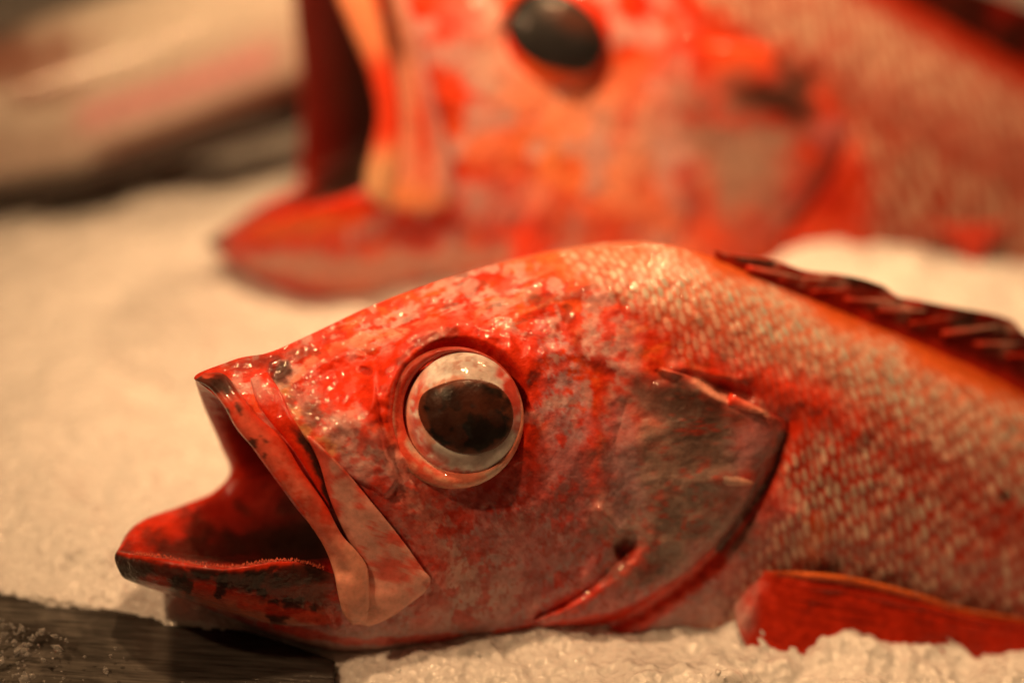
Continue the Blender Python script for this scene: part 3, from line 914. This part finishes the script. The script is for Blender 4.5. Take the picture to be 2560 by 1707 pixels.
df = band('dorsal_fin', fin_base, fin_top, 160, 30, fin_depth, 7, 7, paint_dorsal, M_FIN, ROOT1, ROOT1,
          lift=lambda T, A, X, Y: 2.5 * np.sin(T * 75 + A * 3) + 14 * A * fbm(X, Y, 90, 3, 173))
bcur, tcur = curve(fin_base, 15), curve(fin_top, 15)
for i in range(1, 13):
    p0 = bcur[i] * .45 + tcur[i] * .55; p1 = tcur[min(14, i + 2)] + np.array((-20 - 14 * (i % 3), 10 + 6 * (i % 2)))
    t = np.linspace(0, 1, 8)
    X, Y = p0[0] + (p1[0] - p0[0]) * t, p0[1] + (p1[1] - p0[1] - 2) * t
    cc = np.outer(1 - t, RED * .8) + np.outer(t, (TAN * .6 if i % 3 else DARK))
    tube('fin_spine', P(X, Y, fin_depth(X, Y) - (10 + 10 * t) * F1.u), (5 * (1 - t) + 2.5) * F1.u * (.7 + .5 * ((i * 37) % 10) / 10), M_FIN, df, ROOT1, cc, 8)


# ---- pectoral fin
def paint_pect(X, Y, T, A):
    c = np.tile(RED * .62, X.shape + (1,))
    rays = np.sin(A * 60 + 3 * fbm(X, Y, 120, 2, 181))
    c = mix(c, DEEP * 1.2, sst(.0, 1, rays) * .35)
    c = mix(c, ORG * 1.0, sst(.10, .02, A) * sst(.06, .2, T) * .9)
    c = mix(c, PALE * .62, sst(.20, .04, T + .10 * (1 - A) + .06 * fbm(X, Y, 50, 3, 189)) * .85)
    c = mix(c, DEEP, sst(.75, 1., T) * .6)
    return c


band('pectoral_fin', [(1838, 1424), (1900, 1426), (1990, 1428), (2085, 1434), (2197, 1456), (2308, 1486), (2400, 1516), (2560, 1545), (2680, 1580)],
     [(1836, 1470), (1838, 1540), (1866, 1612), (1950, 1680), (2063, 1700), (2152, 1705), (2269, 1712), (2342, 1720), (2560, 1720), (2690, 1700)],
     140, 60, lambda X, Y: SURF(X, np.minimum(Y, 1440 + .1 * (X - 1840))), 4, 4, paint_pect, M_FIN, ROOT1, ROOT1, seal=18,
     lift=lambda T, A, X, Y: -62 * sst(.13, .0, T) + 26 * sst(.0, .5, T) + 40 * A * sst(0, .4, T) + 7 * np.sin(A * 60 + 2 * fbm(X, Y, 200, 2, 188)) * sst(.05, .3, T) + 9 * fbm(X, Y, 90, 3, 187))

# ================================================================== BACK FISH
F2 = Fish(0.712, (0.30, 0.35), 1390, 150, 0.30, 0.18, 1700, 0.28)
M2n = r([(770, -230, 0), (800, -120, 80), (850, 20, 170), (928, 210, 230), (935, 440, 260), (900, 472, 255), (770, 514, 220), (640, 562, 140), (525, 596, 0)], float)
M2f = r([(770, -230, 0), (735, -150, -80), (735, 0, -170), (752, 200, -230), (752, 420, -260), (750, 462, -250), (662, 506, -210), (585, 560, -130), (525, 596, 0)], float)
O2n = r([(850, -280, 0), (890, -150, 110), (945, 10, 200), (1010, 210, 260), (1040, 480, 285), (930, 545, 265), (780, 600, 220), (640, 636, 130), (538, 626, 0)], float)
G1 = r([(960, -330, 0), (1010, -190, 150), (1060, -10, 255), (1120, 210, 310), (1150, 450, 320), (1050, 600, 280), (900, 680, 200), (735, 755, 100), (615, 690, 0)], float)
G2 = r([(1130, -370, 0), (1170, -240, 160), (1220, -40, 280), (1280, 190, 350), (1300, 430, 355), (1240, 620, 300), (1120, 740, 210), (980, 830, 105), (790, 815, 0)], float)
near2 = [M2n, O2n, G1, G2]
for T, B, wl in (((1450, -380), (1150, 860), 380), ((1750, -300), (1600, 890), 380), ((2050, -140), (2000, 870), 350), ((2300, 10), (2350, 840), 310), ((2600, 180), (2650, 840), 270),
                 ((3000, 380), (3000, 850), 220), ((3500, 560), (3500, 850), 130), ((3900, 660), (3900, 800), 50)):
    near2.append(F2.ring(T, B, wl))
far2 = [M2f] + [F2.mirror(x) for x in near2[1:]]
far2[1][4:8] = [(810, 440, -262), (800, 480, -235), (700, 535, -195), (605, 585, -120)]
tn = F2.ring((1120, 60), (1120, 420), 120); tf = F2.mirror(tn)
inn2 = [(inner(M2n, tn, .75), inner(M2f, tf, .85)), (inner(M2n, tn, .4), inner(M2f, tf, .5)), (inner(M2n, tn, .08), inner(M2f, tf, .1))]
pt = F2.ring((1300, 200), (1300, 250), 20)
an2 = [pt, tn] + [x[0] for x in inn2] + near2
af2 = [F2.mirror(pt), tf] + [x[1] for x in inn2] + far2
NI2 = 5
R2, us2 = F2.loft(an2, af2, [16] * 2 + [12] * 3 + [8] * 9 + [20] * 6, 200, 90)
nr2, nm2 = R2.shape[:2]
ru2 = np.broadcast_to(us2[:, None], (nr2, nm2))
out2 = ru2 >= NI2 + .02
lab2 = np.abs(R2[..., 2])
GX = R2[..., 0] + F2.L[0] * (lab2 - R2[..., 2]); GY = R2[..., 1] + F2.L[1] * (lab2 - R2[..., 2])
S2 = np.cumsum(np.r_[np.zeros((1, nm2)), np.linalg.norm(np.diff(R2, axis=0), axis=2).mean(1)[:, None] * np.ones((1, nm2))], 0)
V2_ = np.cumsum(np.c_[np.zeros((nr2, 1)), np.linalg.norm(np.diff(R2, axis=1), axis=2)], 1)


def paint2(X, Y):
    c = np.tile(RED * 1.05 + ORG * .12, X.shape + (1,))
    n1, n2 = fbm(X, Y, 130, 4, 201), fbm(X, Y, 60, 4, 202)
    c = mix(c, ORG, sst(-.1, .6, n1) * .35)
    c = mix(c, DEEP * 1.8, sst(.2, .55, fbm(X, Y, 70, 4, 208)) * .6)
    c = mix(c, PALE, blob(X, Y, 1180, 70, 70, 70, 0, soft=.7) * .55)
    c = mix(c, LIP * np.array((1.1, 1.2, 1)), blob(X, Y, 1500, 360, 260, 170, 20, soft=.8) * .75)
    c = mix(c, PALE * np.array((1, .9, .75)), blob(X, Y, 1560, 330, 110, 70, 25, soft=.7) * .7)
    c = mix(c, ORG * np.array((1.05, 1.5, 1.8)), blob(X, Y, 1400, 400, 100, 55, 30, soft=.7) * .6)
    c = mix(c, PALE, blob(X, Y, 1240, 510, 110, 50, -10, soft=.7) * .55)
    c = mix(c, PALE, blob(X, Y, 1700, 440, 50, 110, 0, soft=.7) * .55)
    c = mix(c, LILAC, blob(X, Y, 1670, 270, 50, 120, 0, soft=.7) * .4)
    c = mix(c, GREY * 1.1, blob(X, Y, 1860, 310, 160, 150, 20, soft=.6) * .85)
    c = mix(c, DARK * 1.2, blob(X, Y, 1940, 265, 90, 80, 0, soft=.6) * .95)
    c = mix(c, DARK * 1.6, line(X, Y, [(1960, 150), (2005, 215)], 26) * .8)
    c = mix(c, TAN * .7, blob(X, Y, 1880, 450, 100, 120, 20, soft=.6) * .8)
    c = mix(c, DEEP * 1.3, line(X, Y, [(1700, 420), (1735, 510), (1720, 580)], 24) * .6)
    c = mix(c, DEEP * 1.5, blob(X, Y, 2050, 450, 60, 70, 20, soft=.6) * .6)
    c = mix(c, LILAC * .7, blob(X, Y, 2085, 340, 45, 35, 0, soft=.6) * .7)
    c = mix(c, RED, sst(.3, .6, n2) * .5)
    c = mix(c, PALE, sst(.15, .5, fbm(X, Y, 75, 3, 207)) * sst(1800, 1600, X) * .8)
    c = mix(c, PALE * np.array((1.1, 1.15, 1.0)), blob(X, Y, 1250, 150, 70, 90, 10, soft=.7) * .7)
    c = mix(c, DEEP * 1.6, blob(X, Y, 1480, 560, 150, 26, 0, soft=.7) * .5)
    c = mix(c, DEEP * 1.4, blob(X, Y, 1790, 60, 120, 26, 25, soft=.7) * .6)
    thr = sst(600, 680, Y - .15 * (X - 600))
    c = mix(c, PALE * np.array((.95, .75, .6)), thr * sst(1700, 1300, X) * .65)
    c = mix(c, RED * .8, line(X, Y, [(590, 650), (700, 705), (860, 770), (1000, 800)], 28, nz=.3) * .8)
    c = mix(c, DEEP * 1.3, blob(X, Y, 1050, 575, 150, 32, -4, soft=.6) * .85)
    c = mix(c, PALE * np.array((.95, .78, .65)), line(X, Y, [(640, 640), (800, 672), (1000, 664), (1250, 640)], 30, nz=.4) * .85)
    c = mix(c, DEEP * 1.5, line(X, Y, [(640, 690), (780, 740), (960, 765)], 12, nz=.4) * .6)
    return c


c2 = paint2(GX, GY)
sc2, sr2, sn2 = scales(S2 * .7, V2_ * .6, 5)
TR2 = sst(-60, 60, GX - np.interp(GY, [-400, -100, 60, 250, 450, 600], [1500, 1620, 1850, 2080, 2180, 2150]) + 40 * fbm(GX, GY, 90, 3, 209))
up2 = GY - np.interp(GX, [1500, 2000, 2264, 2400, 2560, 3000, 4000], [-350, -150, 0, 80, 165, 400, 700])
t2 = np.tile(RED * .5 + ORG * .03, GX.shape + (1,))
pa2 = sst(30, 120, up2) * (.95 - .3 * sst(350, 700, up2)) * (1 - .7 * line(GX, GY, [(1700, 80), (2100, 230), (2300, 310), (2560, 420)], 75, nz=.5, ns=80))
t2 = mix(t2, TAN * .95, sst(20, 120, up2) * sst(420, 250, up2) * .2)
t2 = mix(t2, TAN * np.array((1.05, 1, .9)), np.clip(sc2 * pa2 * 1.1, 0, 1))
c2 = c2 * (1 - TR2[..., None]) + t2 * TR2[..., None]
c2 = mix(c2, DEEP * 1.2, blob(GX, GY, 2065, 465, 80, 90, 20, soft=.7) * .75)
ll2 = out2 * sst(NI2 + 1.15, NI2 + .9, ru2) * sst(430, 520, GY)
l2 = np.tile(RED, GX.shape + (1,))
l2 = mix(l2, ORG * .9, blob(GX, GY, 770, 565, 130, 24, -8, soft=.6) * .9)
l2 = mix(l2, DARK * .6, blob(GX, GY, 528, 608, 34, 36, 0, soft=.5) * .9)
c2 = c2 * (1 - ll2[..., None]) + l2 * ll2[..., None]
ic2 = np.tile(DEEP * 1.1, GX.shape + (1,))
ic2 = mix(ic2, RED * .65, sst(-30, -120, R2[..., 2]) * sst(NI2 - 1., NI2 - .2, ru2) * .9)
ic2 = mix(ic2, DARK * .5, sst(NI2 - .9, NI2 - 1.9, ru2) * .9)  # darkness of the deep mouth is shade painted into its lining
ic2 = mix(ic2, RED * .9, blob(R2[..., 0], R2[..., 1], 690, 495, 90, 34, -25, soft=.5) * .9)
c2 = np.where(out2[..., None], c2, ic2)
h2 = np.zeros(GX.shape)
e2 = np.hypot((GX - 1389) / 130, (GY - 87) / 115)
h2 -= 45 * (1 - sst(.75, 1.1, e2))
h2 += 14 * gauss(GX, GY, [(1250, 60), (1300, -20), (1400, -50), (1500, 0)], 30)
h2 += 14 * gauss(GX, GY, [(1690, 100), (1700, 300), (1735, 500)], 30)
h2 -= 24 * gauss(GX, GY, [(2030, 200), (2110, 330), (2080, 430), (1990, 530)], 24)
h2 += 6 * fbm(GX, GY, 80, 4, 211)
h2 = h2 * sst(NI2 + .3, NI2 + 1.6, ru2) + sr2 * TR2 * out2
sg2 = np.where(np.arange(nm2) < 200, 1.0, -1.0)[None]
D2 = F2.depth(R2[..., 0], R2[..., 1], R2[..., 2]) - sg2 * h2 * F2.u * F2.lz
ROOT2 = empty('rockfish', P(1700, 800, .76), 'blurred red rockfish lying behind, mouth gaping upright, eye near the top edge', 'fish', 'red rockfish laid out on the ice')
mesh_obj('body', P(R2[..., 0], R2[..., 1], D2).reshape(-1, 3), grid_quads(nr2, nm2), M_SKIN, ROOT2, c2.reshape(-1, 3), root=ROOT2)
sel = out2 & (np.arange(nm2)[None] < 200)
SURF2 = F2.depth_map(R2[..., 0][sel], R2[..., 1][sel], D2[sel], cell=9.0)


def paint_lip2(X, Y, T, A):
    c = np.tile(LIP * np.array((1, .85, .6)), X.shape + (1,))
    c = mix(c, RED * 1.1, sst(.45, .58, T) * sst(.85, .75, T) * .9)
    c = mix(c, CREAM * np.array((.9, .75, .5)), sst(.78, .9, T) * .7)
    return c


def paint_plate2(X, Y, T, A):
    c = np.tile(LIP * np.array((.9, .85, .8)), X.shape + (1,))
    c = mix(c, BROWN, sst(.5, .3, T) * sst(.75, .3, A) * .85)
    c = mix(c, BROWN, sst(.86, .97, A) * sst(.3, .5, T) * .8)
    c = mix(c, RED, blob(X, Y, 1060, 330, 26, 130, 0, soft=.6) * .7)
    c = mix(c, LILAC * .9, sst(.55, .95, A) * .6)
    c = mix(c, ORG * np.array((1, 1.7, 2.2)), sst(.82, .95, T) * .6)
    return c


band('upper_lip', [(770, -225), (800, -120), (845, 5), (888, 105), (926, 205), (942, 290), (926, 380), (912, 450), (922, 492), (945, 512)],
     [(820, -260), (870, -140), (935, 0), (965, 100), (985, 200), (1000, 300), (1000, 390), (990, 450), (985, 490), (975, 520)],
     90, 22, SURF2, 26, 20, paint_lip2, M_LIP, ROOT2, ROOT2, seal=14, u=F2.u)
band('jaw_plate', [(930, -90), (965, 60), (985, 180), (1000, 300), (996, 400), (985, 480), (975, 522)],
     [(990, -90), (1045, 90), (1085, 235), (1120, 360), (1136, 450), (1128, 505), (1070, 535)],
     90, 22, SURF2, 22, 16, paint_plate2, M_LIP, ROOT2, ROOT2, seal=14, u=F2.u)
gc2 = band('gill_cover', [(1720, 100), (1700, 250), (1720, 420), (1735, 520), (1700, 620), (1600, 700)],
           [(1900, 110), (2010, 200), (2105, 330), (2060, 440), (1980, 540), (1850, 650), (1700, 730)],
           80, 40, SURF2, 20, 16, lambda X, Y, T, A: paint2(X, Y), M_SKIN, ROOT2, ROOT2, seal=4, u=F2.u)
d_eye2 = float(np.mean(SURF2(np.array([1250., 1530., 1390.]), np.array([90., 90., 220.]))))


def paint_eye2(X, Y, R_, A_):
    c = np.tile(RED * 1.1, X.shape + (1,))
    return mix(c, ORG, sst(.3, .9, np.sin(A_)) * .6)


eye2 = eye_part(ROOT2, F2, 1389, 87, 140, 126, d_eye2, 45, paint_eye2, nrad=30, nang=60)


def eyed2(X, Y):
    r2 = ((X - 1389) / 140)**2 + ((Y - 87) / 126)**2
    return d_eye2 - 45 * np.sqrt(np.clip(1 - r2, 0, 1)) * F2.u


def paint_pupil2(X, Y, R_):
    c = np.tile(np.array((.018, .018, .02)), X.shape + (1,))
    return mix(c, BROWN * .6, blob(X, Y, 1440, 50, 60, 30, 20, soft=.7) * .7)


pupil_part(eye2, F2, [(1270, 50), (1305, 0), (1378, -18), (1448, 12), (1500, 72), (1508, 140), (1465, 178), (1398, 174), (1328, 148), (1285, 108)], eyed2, 6, paint_pupil2, 16, 60)


def mid2(X, Y): return F2.depth(np.asarray(X, float), np.asarray(Y, float), 0.0)


def paint_dorsal2(X, Y, T, A):
    c = np.tile(DEEP * .8, X.shape + (1,))
    return mix(c, DARK, sst(-.1, .4, fbm(X, Y, 90, 3, 231)) * .8)


df2 = band('dorsal_fin', [(1900, -210), (2050, -125), (2264, 25), (2400, 112), (2560, 195), (2800, 310), (3000, 420)],
           [(1900, -230), (2070, -180), (2300, -80), (2440, -30), (2620, 40), (2850, 160), (3050, 300)], 70, 22, mid2, 9, 9, paint_dorsal2, M_FIN, ROOT2, ROOT2, u=F2.u,
           lift=lambda T, A, X, Y: 5 * np.sin(T * 60))
# a ragged fin tip poking into the ice under its flank
band('pelvic_fin', [(2300, 560), (2360, 590), (2410, 640), (2430, 668)], [(2540, 560), (2490, 600), (2450, 650), (2440, 670)], 30, 16,
     lambda X, Y: SURF2(X, np.minimum(Y, 560)), 8, 8, lambda X, Y, T, A: np.tile(RED * .8 + TAN * .1, X.shape + (1,)), M_FIN, ROOT2, ROOT2, seal=14, u=F2.u)

# ================================================================== PALE FISH, far left
F3 = Fish(0.772, (-0.12, 0.40), 300, 200, 0.05, 0.05, 3000, 0.30)
n3 = []
for T, B, wl in (((-640, 470), (-640, 500), 14), ((-600, 420), (-600, 540), 60), ((-430, 300), (-440, 560), 130), ((-200, 170), (-210, 540), 170), ((50, 75), (40, 505), 185), ((300, -5), (290, 450), 185), ((560, -90), (560, 365), 175), ((800, -150), (800, 285), 160), ((1100, -220), (1100, 90), 110), ((1400, -270), (1400, -50), 60), ((1500, -280), (1500, -100), 20)):
    n3.append(F3.ring(T, B, wl))
f3 = [F3.mirror(x) for x in n3]
R3, us3 = F3.loft(n3, f3, [14] * 10, 120, 60)
nr3, nm3 = R3.shape[:2]
l3 = np.abs(R3[..., 2]); HX = R3[..., 0] + F3.L[0] * (l3 - R3[..., 2]); HY = R3[..., 1] + F3.L[1] * (l3 - R3[..., 2])
c3 = np.tile(np.array((.80, .75, .68)), HX.shape + (1,))
c3 = mix(c3, BROWN * 1.9, blob(HX, HY, 40, 150, 170, 70, -18, soft=.8) * .85)
c3 = mix(c3, BROWN * 1.6, blob(HX, HY, 130, 235, 90, 26, -18, soft=.8) * .6)
c3 = mix(c3, DARK * 2, blob(HX, HY, 0, 75, 50, 30, -18, soft=.6) * .8)
axis3 = HY - np.interp(HX, [-600, 0, 190, 420, 658, 1000], [540, 380, 305, 232, 145, 25])
c3 = mix(c3, np.array((.95, .47, .52)), np.exp(-(axis3 / 44)**2) * sst(150, 230, HX) * sst(740, 640, HX) * .85)
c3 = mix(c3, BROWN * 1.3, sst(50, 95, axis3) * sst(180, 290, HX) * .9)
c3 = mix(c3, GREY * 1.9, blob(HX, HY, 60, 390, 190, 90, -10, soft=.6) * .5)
c3 = mix(c3, DARK * .8, sst(55, 95, HY - np.interp(HX, [-600, 0, 204, 357, 510, 755, 1000], [560, 372, 340, 290, 238, 150, 60])) * .9)  # shadow along the lower edge, painted into the skin colour
ROOT3 = empty('whole_fish', P(300, 460, .80), 'blurred pale fish with pink streak along its side lying far left on ice', 'fish')
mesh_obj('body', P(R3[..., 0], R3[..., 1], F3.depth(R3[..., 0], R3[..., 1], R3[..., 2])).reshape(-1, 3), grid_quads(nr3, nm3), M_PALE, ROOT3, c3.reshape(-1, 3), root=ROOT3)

# ================================================================== ICE
# height of the bed from a few places it must pass through (photo pixel, depth)
anchors = [(-100, 1250, .570), (150, 1450, .543), (600, 1600, .535), (0, 1700, .520), (900, 1670, .532), (1040, 1640, .529), (1200, 1628, .531), (1350, 1634, .533), (1500, 1622, .534), (1680, 1622, .536), (1850, 1620, .541), (2060, 1588, .549),
           (2300, 1650, .560), (2430, 1668, .565), (2600, 1640, .571), (1200, 1750, .522), (2000, 1750, .522), (2600, 1760, .525), (600, 1760, .516),
           (300, 900, .650), (100, 700, .700), (500, 700, .700), (900, 900, .665), (1300, 600, .690), (1600, 580, .698), (1900, 556, .708), (2130, 540, .716), (2350, 600, .728),
           (2560, 610, .738), (2900, 560, .77), (1700, 700, .690), (2300, 750, .680), (-100, 520, .785), (100, 505, .786), (350, 430, .805), (600, 350, .828), (300, 60, .95), (700, 60, .93), (2000, 1000, .66), (1200, 1100, .63)]
AP = np.array([P(a, b, c) for a, b, c in anchors]).reshape(-1, 3)


_n = len(AP)
_K = np.hypot(AP[:, None, 0] - AP[None, :, 0], AP[:, None, 1] - AP[None, :, 1])
_Q = np.c_[np.ones(_n), AP[:, :2]]
_M = np.block([[-_K - 0.004 * np.eye(_n), _Q], [_Q.T, np.zeros((3, 3))]])
_W = np.linalg.solve(_M, np.r_[AP[:, 2], 0, 0, 0])


def ice_base(x, y):
    """smooth sheet through the anchor places"""
    z = _W[_n] + _W[_n + 1] * x + _W[_n + 2] * y
    for k in range(_n):
        z = z - _W[k] * np.sqrt((x - AP[k, 0])**2 + (y - AP[k, 1])**2 + .012**2)
    return np.clip(z, -.06, .05)


xs = np.unique(np.r_[np.linspace(-.9, -.30, 60), np.linspace(-.30, .32, 640), np.linspace(.32, 1.0, 60)])
ys = np.unique(np.r_[np.linspace(-.22, .16, 400), np.linspace(.16, .75, 330), np.linspace(.75, 2.2, 80)])
XI, YI = np.meshgrid(xs, ys, indexing='ij')
ZI = ice_base(XI, YI)
STRIP = [(-400, 1470), (-120, 1474), (11, 1484), (149, 1504), (287, 1526), (409, 1548), (542, 1568), (625, 1580), (719, 1608), (800, 1638), (838, 1655), (825, 1950), (-400, 1950)]
rz = .60 + .75 * sst(-.02, .10, XI) * sst(.15, .0, YI)
ZI = ZI + rz * (.0042 * fbm(XI, YI, .030, 3, 301) + .0026 * fbm(XI, YI, .012, 3, 302) + .0016 * np.abs(fbm(XI, YI, .0065, 3, 303)) + .0003 * fbm(XI, YI, .0018, 2, 304))
_px, _py, _ = project(np.stack([XI, YI, ZI], -1))
ZI = np.where(inside(_px + 5 * fbm(_px, _py, 30, 3, 330), _py, STRIP), np.minimum(ZI, .004), ZI)
m, nt, b = new_mat('crushed_ice')
L_ = nt.links.new
tc = N(nt, 'ShaderNodeTexCoord')
n1 = N(nt, 'ShaderNodeTexNoise', i_Scale=420.0, i_Detail=4.0, i_Roughness=.7)
n2 = N(nt, 'ShaderNodeTexVoronoi', i_Scale=330.0)
for x in (n1, n2): L_(tc.outputs['Object'], x.inputs['Vector'])
cr = N(nt, 'ShaderNodeMapRange', i_1=.3, i_2=.75, i_3=.66, i_4=.84)
L_(n1.outputs[0], cr.inputs[0])
cc = N(nt, 'ShaderNodeCombineColor')
for k in range(3): L_(cr.outputs[0], cc.inputs[k])
L_(cc.outputs[0], b.inputs['Base Color'])
b.inputs['Roughness'].default_value = .22
b.inputs['Specular IOR Level'].default_value = .35
b.inputs['Subsurface Weight'].default_value = .6
b.inputs['Coat Weight'].default_value = .5; b.inputs['Coat Roughness'].default_value = .08
b.inputs['Subsurface Radius'].default_value = (1, .95, .9)
b.inputs['Subsurface Scale'].default_value = .004
bp = N(nt, 'ShaderNodeBump', i_Strength=.75, i_Distance=.0013)
L_(n2.outputs['Distance'], bp.inputs['Height'])
bp2 = N(nt, 'ShaderNodeBump', i_Strength=.35, i_Distance=.001)
L_(n1.outputs[0], bp2.inputs['Height']); L_(bp.outputs[0], bp2.inputs['Normal']); L_(bp2.outputs[0], b.inputs['Normal']); L_(bp2.outputs[0], b.inputs['Coat Normal'])
M_ICE = m
ice = mesh_obj('ice_bed', np.stack([XI, YI, ZI], -1).reshape(-1, 3), grid_quads(len(xs), len(ys), False, flip=True), M_ICE)
ice['kind'] = 'structure'

# loose clear grains
m, nt, b = new_mat('white_ice_grain')
b.inputs['Base Color'].default_value = (.86, .86, .86, 1); b.inputs['Roughness'].default_value = .07
b.inputs['Coat Weight'].default_value = .6
M_GRAIN = m
m, nt, b = new_mat('wet_ice_crumb')
b.inputs['Base Color'].default_value = (.9, .9, .9, 1); b.inputs['Roughness'].default_value = .08
b.inputs['Transmission Weight'].default_value = .85; b.inputs['IOR'].default_value = 1.31
M_CRUMB = m


def grains(px, py, sizes, lift, surf):
    V, T = [], []
    base = np.array([(1, 0, 0), (-1, 0, 0), (0, 1, 0), (0, -1, 0), (0, 0, 1), (0, 0, -1)], float)
    tri = [(0, 2, 4), (2, 1, 4), (1, 3, 4), (3, 0, 4), (2, 0, 5), (1, 2, 5), (3, 1, 5), (0, 3, 5)]
    for x, y, s in zip(px, py, sizes):
        q_, _ = np.linalg.qr(rng.normal(size=(3, 3))); q_[0] *= np.linalg.det(q_)
        v = (base * rng.uniform(.55, 1.25, (6, 1)) * rng.uniform(.6, 1.2, 3)) @ q_ * s
        z = surf(np.array([x]), np.array([y]))[0] + lift * s
        b_ = len(V) * 6
        V.append(v + np.array([x, y, z])); T += [(a + b_, c_ + b_, d_ + b_) for a, c_, d_ in tri]
    return np.vstack(V), T


def ice_z(x, y):
    i = np.clip(np.searchsorted(xs, x), 1, len(xs) - 1); j = np.clip(np.searchsorted(ys, y), 1, len(ys) - 1)
    return ZI[i, j]



# flat glossy flakes lying on the bed
nf_ = 1300
gx = rng.uniform(-.20, .24, nf_); gy = rng.uniform(-.12, .20, nf_)
V, T = [], []
for k in range(nf_):
    s_ = float(np.exp(rng.normal(-7.15, .4))); n_ = rng.integers(4, 7)
    a_ = np.sort(rng.uniform(0, 2 * math.pi, n_)); tl = rng.normal(0, .28, 2)
    rr_ = s_ * rng.uniform(.6, 1.3, n_); x_, y_ = rr_ * np.cos(a_), rr_ * np.sin(a_)
    z_ = ice_z(np.array([gx[k]]), np.array([gy[k]]))[0] - .0001
    b_ = len(V)
    V += [(gx[k] + x_[i], gy[k] + y_[i], z_ + x_[i] * tl[0] + y_[i] * tl[1]) for i in range(n_)]
    V += [(gx[k] + rng.normal(0, .1) * s_, gy[k] + rng.normal(0, .1) * s_, z_ + s_ * rng.uniform(.25, .6)), (gx[k], gy[k], z_ - s_ * .5)]
    T += [(b_ + i, b_ + (i + 1) % n_, b_ + n_) for i in range(n_)] + [(b_ + (i + 1) % n_, b_ + i, b_ + n_ + 1) for i in range(n_)]
gr = mesh_obj('ice_flakes', np.array(V), None, M_GRAIN, None, tris=T, smooth=False); gr['kind'] = 'stuff'

# ================================================================== DARK STRIP, bottom left
m, nt, b = new_mat('dark_wet_strip')
L_ = nt.links.new
tc = N(nt, 'ShaderNodeTexCoord')
mp = N(nt, 'ShaderNodeMapping'); mp.inputs['Scale'].default_value = (14, 800, 800); mp.inputs['Rotation'].default_value = (0, 0, math.radians(0))
L_(tc.outputs['Object'], mp.inputs['Vector'])
n1 = N(nt, 'ShaderNodeTexNoise', i_Scale=1.0, i_Detail=4.0, i_Roughness=.6); L_(mp.outputs[0], n1.inputs['Vector'])
at = N(nt, 'ShaderNodeAttribute', attribute_name='pigment')
rm = N(nt, 'ShaderNodeMapRange', i_1=.35, i_2=.7, i_3=.5, i_4=1.5); L_(n1.outputs[0], rm.inputs[0])
vm = N(nt, 'ShaderNodeVectorMath', operation='SCALE'); L_(at.outputs['Color'], vm.inputs[0]); L_(rm.outputs[0], vm.inputs['Scale'])
L_(vm.outputs[0], b.inputs['Base Color'])
b.inputs['Roughness'].default_value = .24
bp = N(nt, 'ShaderNodeBump', i_Strength=.35, i_Distance=.0008); L_(n1.outputs[0], bp.inputs['Height']); L_(bp.outputs[0], b.inputs['Normal'])
M_STRIP = m
top = curve([(-260, 1470), (-120, 1474), (11, 1482), (60, 1486), (149, 1502), (287, 1524), (409, 1546), (542, 1566), (625, 1578), (719, 1606), (800, 1636), (846, 1653)], 120)
bot = curve([(-260, 1900), (0, 1900), (300, 1900), (600, 1900), (825, 1900)], 120)
aa = np.linspace(0, 1, 40)
X = top[:, None, 0] * (1 - aa) + bot[:, None, 0] * aa + 5 * fbm(np.zeros(1), np.zeros(1), 10)
Y = top[:, None, 1] * (1 - aa) + bot[:, None, 1] * aa
X = X + (np.linspace(0, 1, 120)[:, None] > .985) * 6 * fbm(X, Y, 20, 3, 330)


def plane_depth(Y, z):
    ang = FWD[2] + UP[2] * (853.5 - Y) * K
    return (z - CAM[2]) / ang


zt = 0.0215 - .010 * np.linspace(0, 1, 120)[:, None] + 0 * Y
Vt = P(X, Y, plane_depth(Y, zt))
Vb = Vt - np.array([0, 0, .006])
colr = np.tile(np.array((.034, .032, .031)), X.shape + (1,))
colr = mix(colr, (.105, .098, .090), sst(440, 405, X + 5 * fbm(X, Y, 30, 3, 331)) * (.6 + .4 * sst(-.4, .3, fbm(X, Y, 60, 3, 332))))  # paler left end: a reflection plus frost, painted into the strip colour
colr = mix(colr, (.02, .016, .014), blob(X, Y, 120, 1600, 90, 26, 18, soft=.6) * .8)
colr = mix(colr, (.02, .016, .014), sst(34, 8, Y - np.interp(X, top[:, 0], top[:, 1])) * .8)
nT, nA = 120, 40
V = np.stack([Vt, Vb], 0).reshape(-1, 3)
q1 = grid_quads(nT, nA, False); q2 = grid_quads(nT, nA, False)[:, ::-1] + nT * nA
bd = np.r_[np.arange(nT) * nA, (nT - 1) * nA + np.arange(1, nA), (np.arange(nT - 1)[::-1]) * nA + nA - 1, np.arange(1, nA - 1)[::-1]]
bd2 = np.roll(bd, -1)
side = np.stack([bd, bd2, bd2 + nT * nA, bd + nT * nA], 1)
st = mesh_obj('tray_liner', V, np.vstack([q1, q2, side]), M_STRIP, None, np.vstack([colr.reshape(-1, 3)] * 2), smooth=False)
st['label'] = 'dark grey streaked wet strip showing in the ice below the open lower jaw'
st['category'] = 'tray liner'
# wet crumbs on the strip's left end
ng = 190
cx = rng.normal(40, 90, ng); cy = 1545 + np.abs(rng.normal(0, 90, ng)) + .25 * cx
ok = (cy < 1760) & (cy > 1500 + .17 * cx); cx, cy = cx[ok], cy[ok]
W = P(cx, cy, plane_depth(cy, .0215))
V, T = grains(W[:, 0], W[:, 1], np.exp(rng.normal(-7.3, .65, len(W))), .3, lambda a, b: np.full(a.shape, .0212))
g2 = mesh_obj('ice_crumbs', V, None, M_CRUMB, None, tris=T, smooth=False); g2['kind'] = 'stuff'
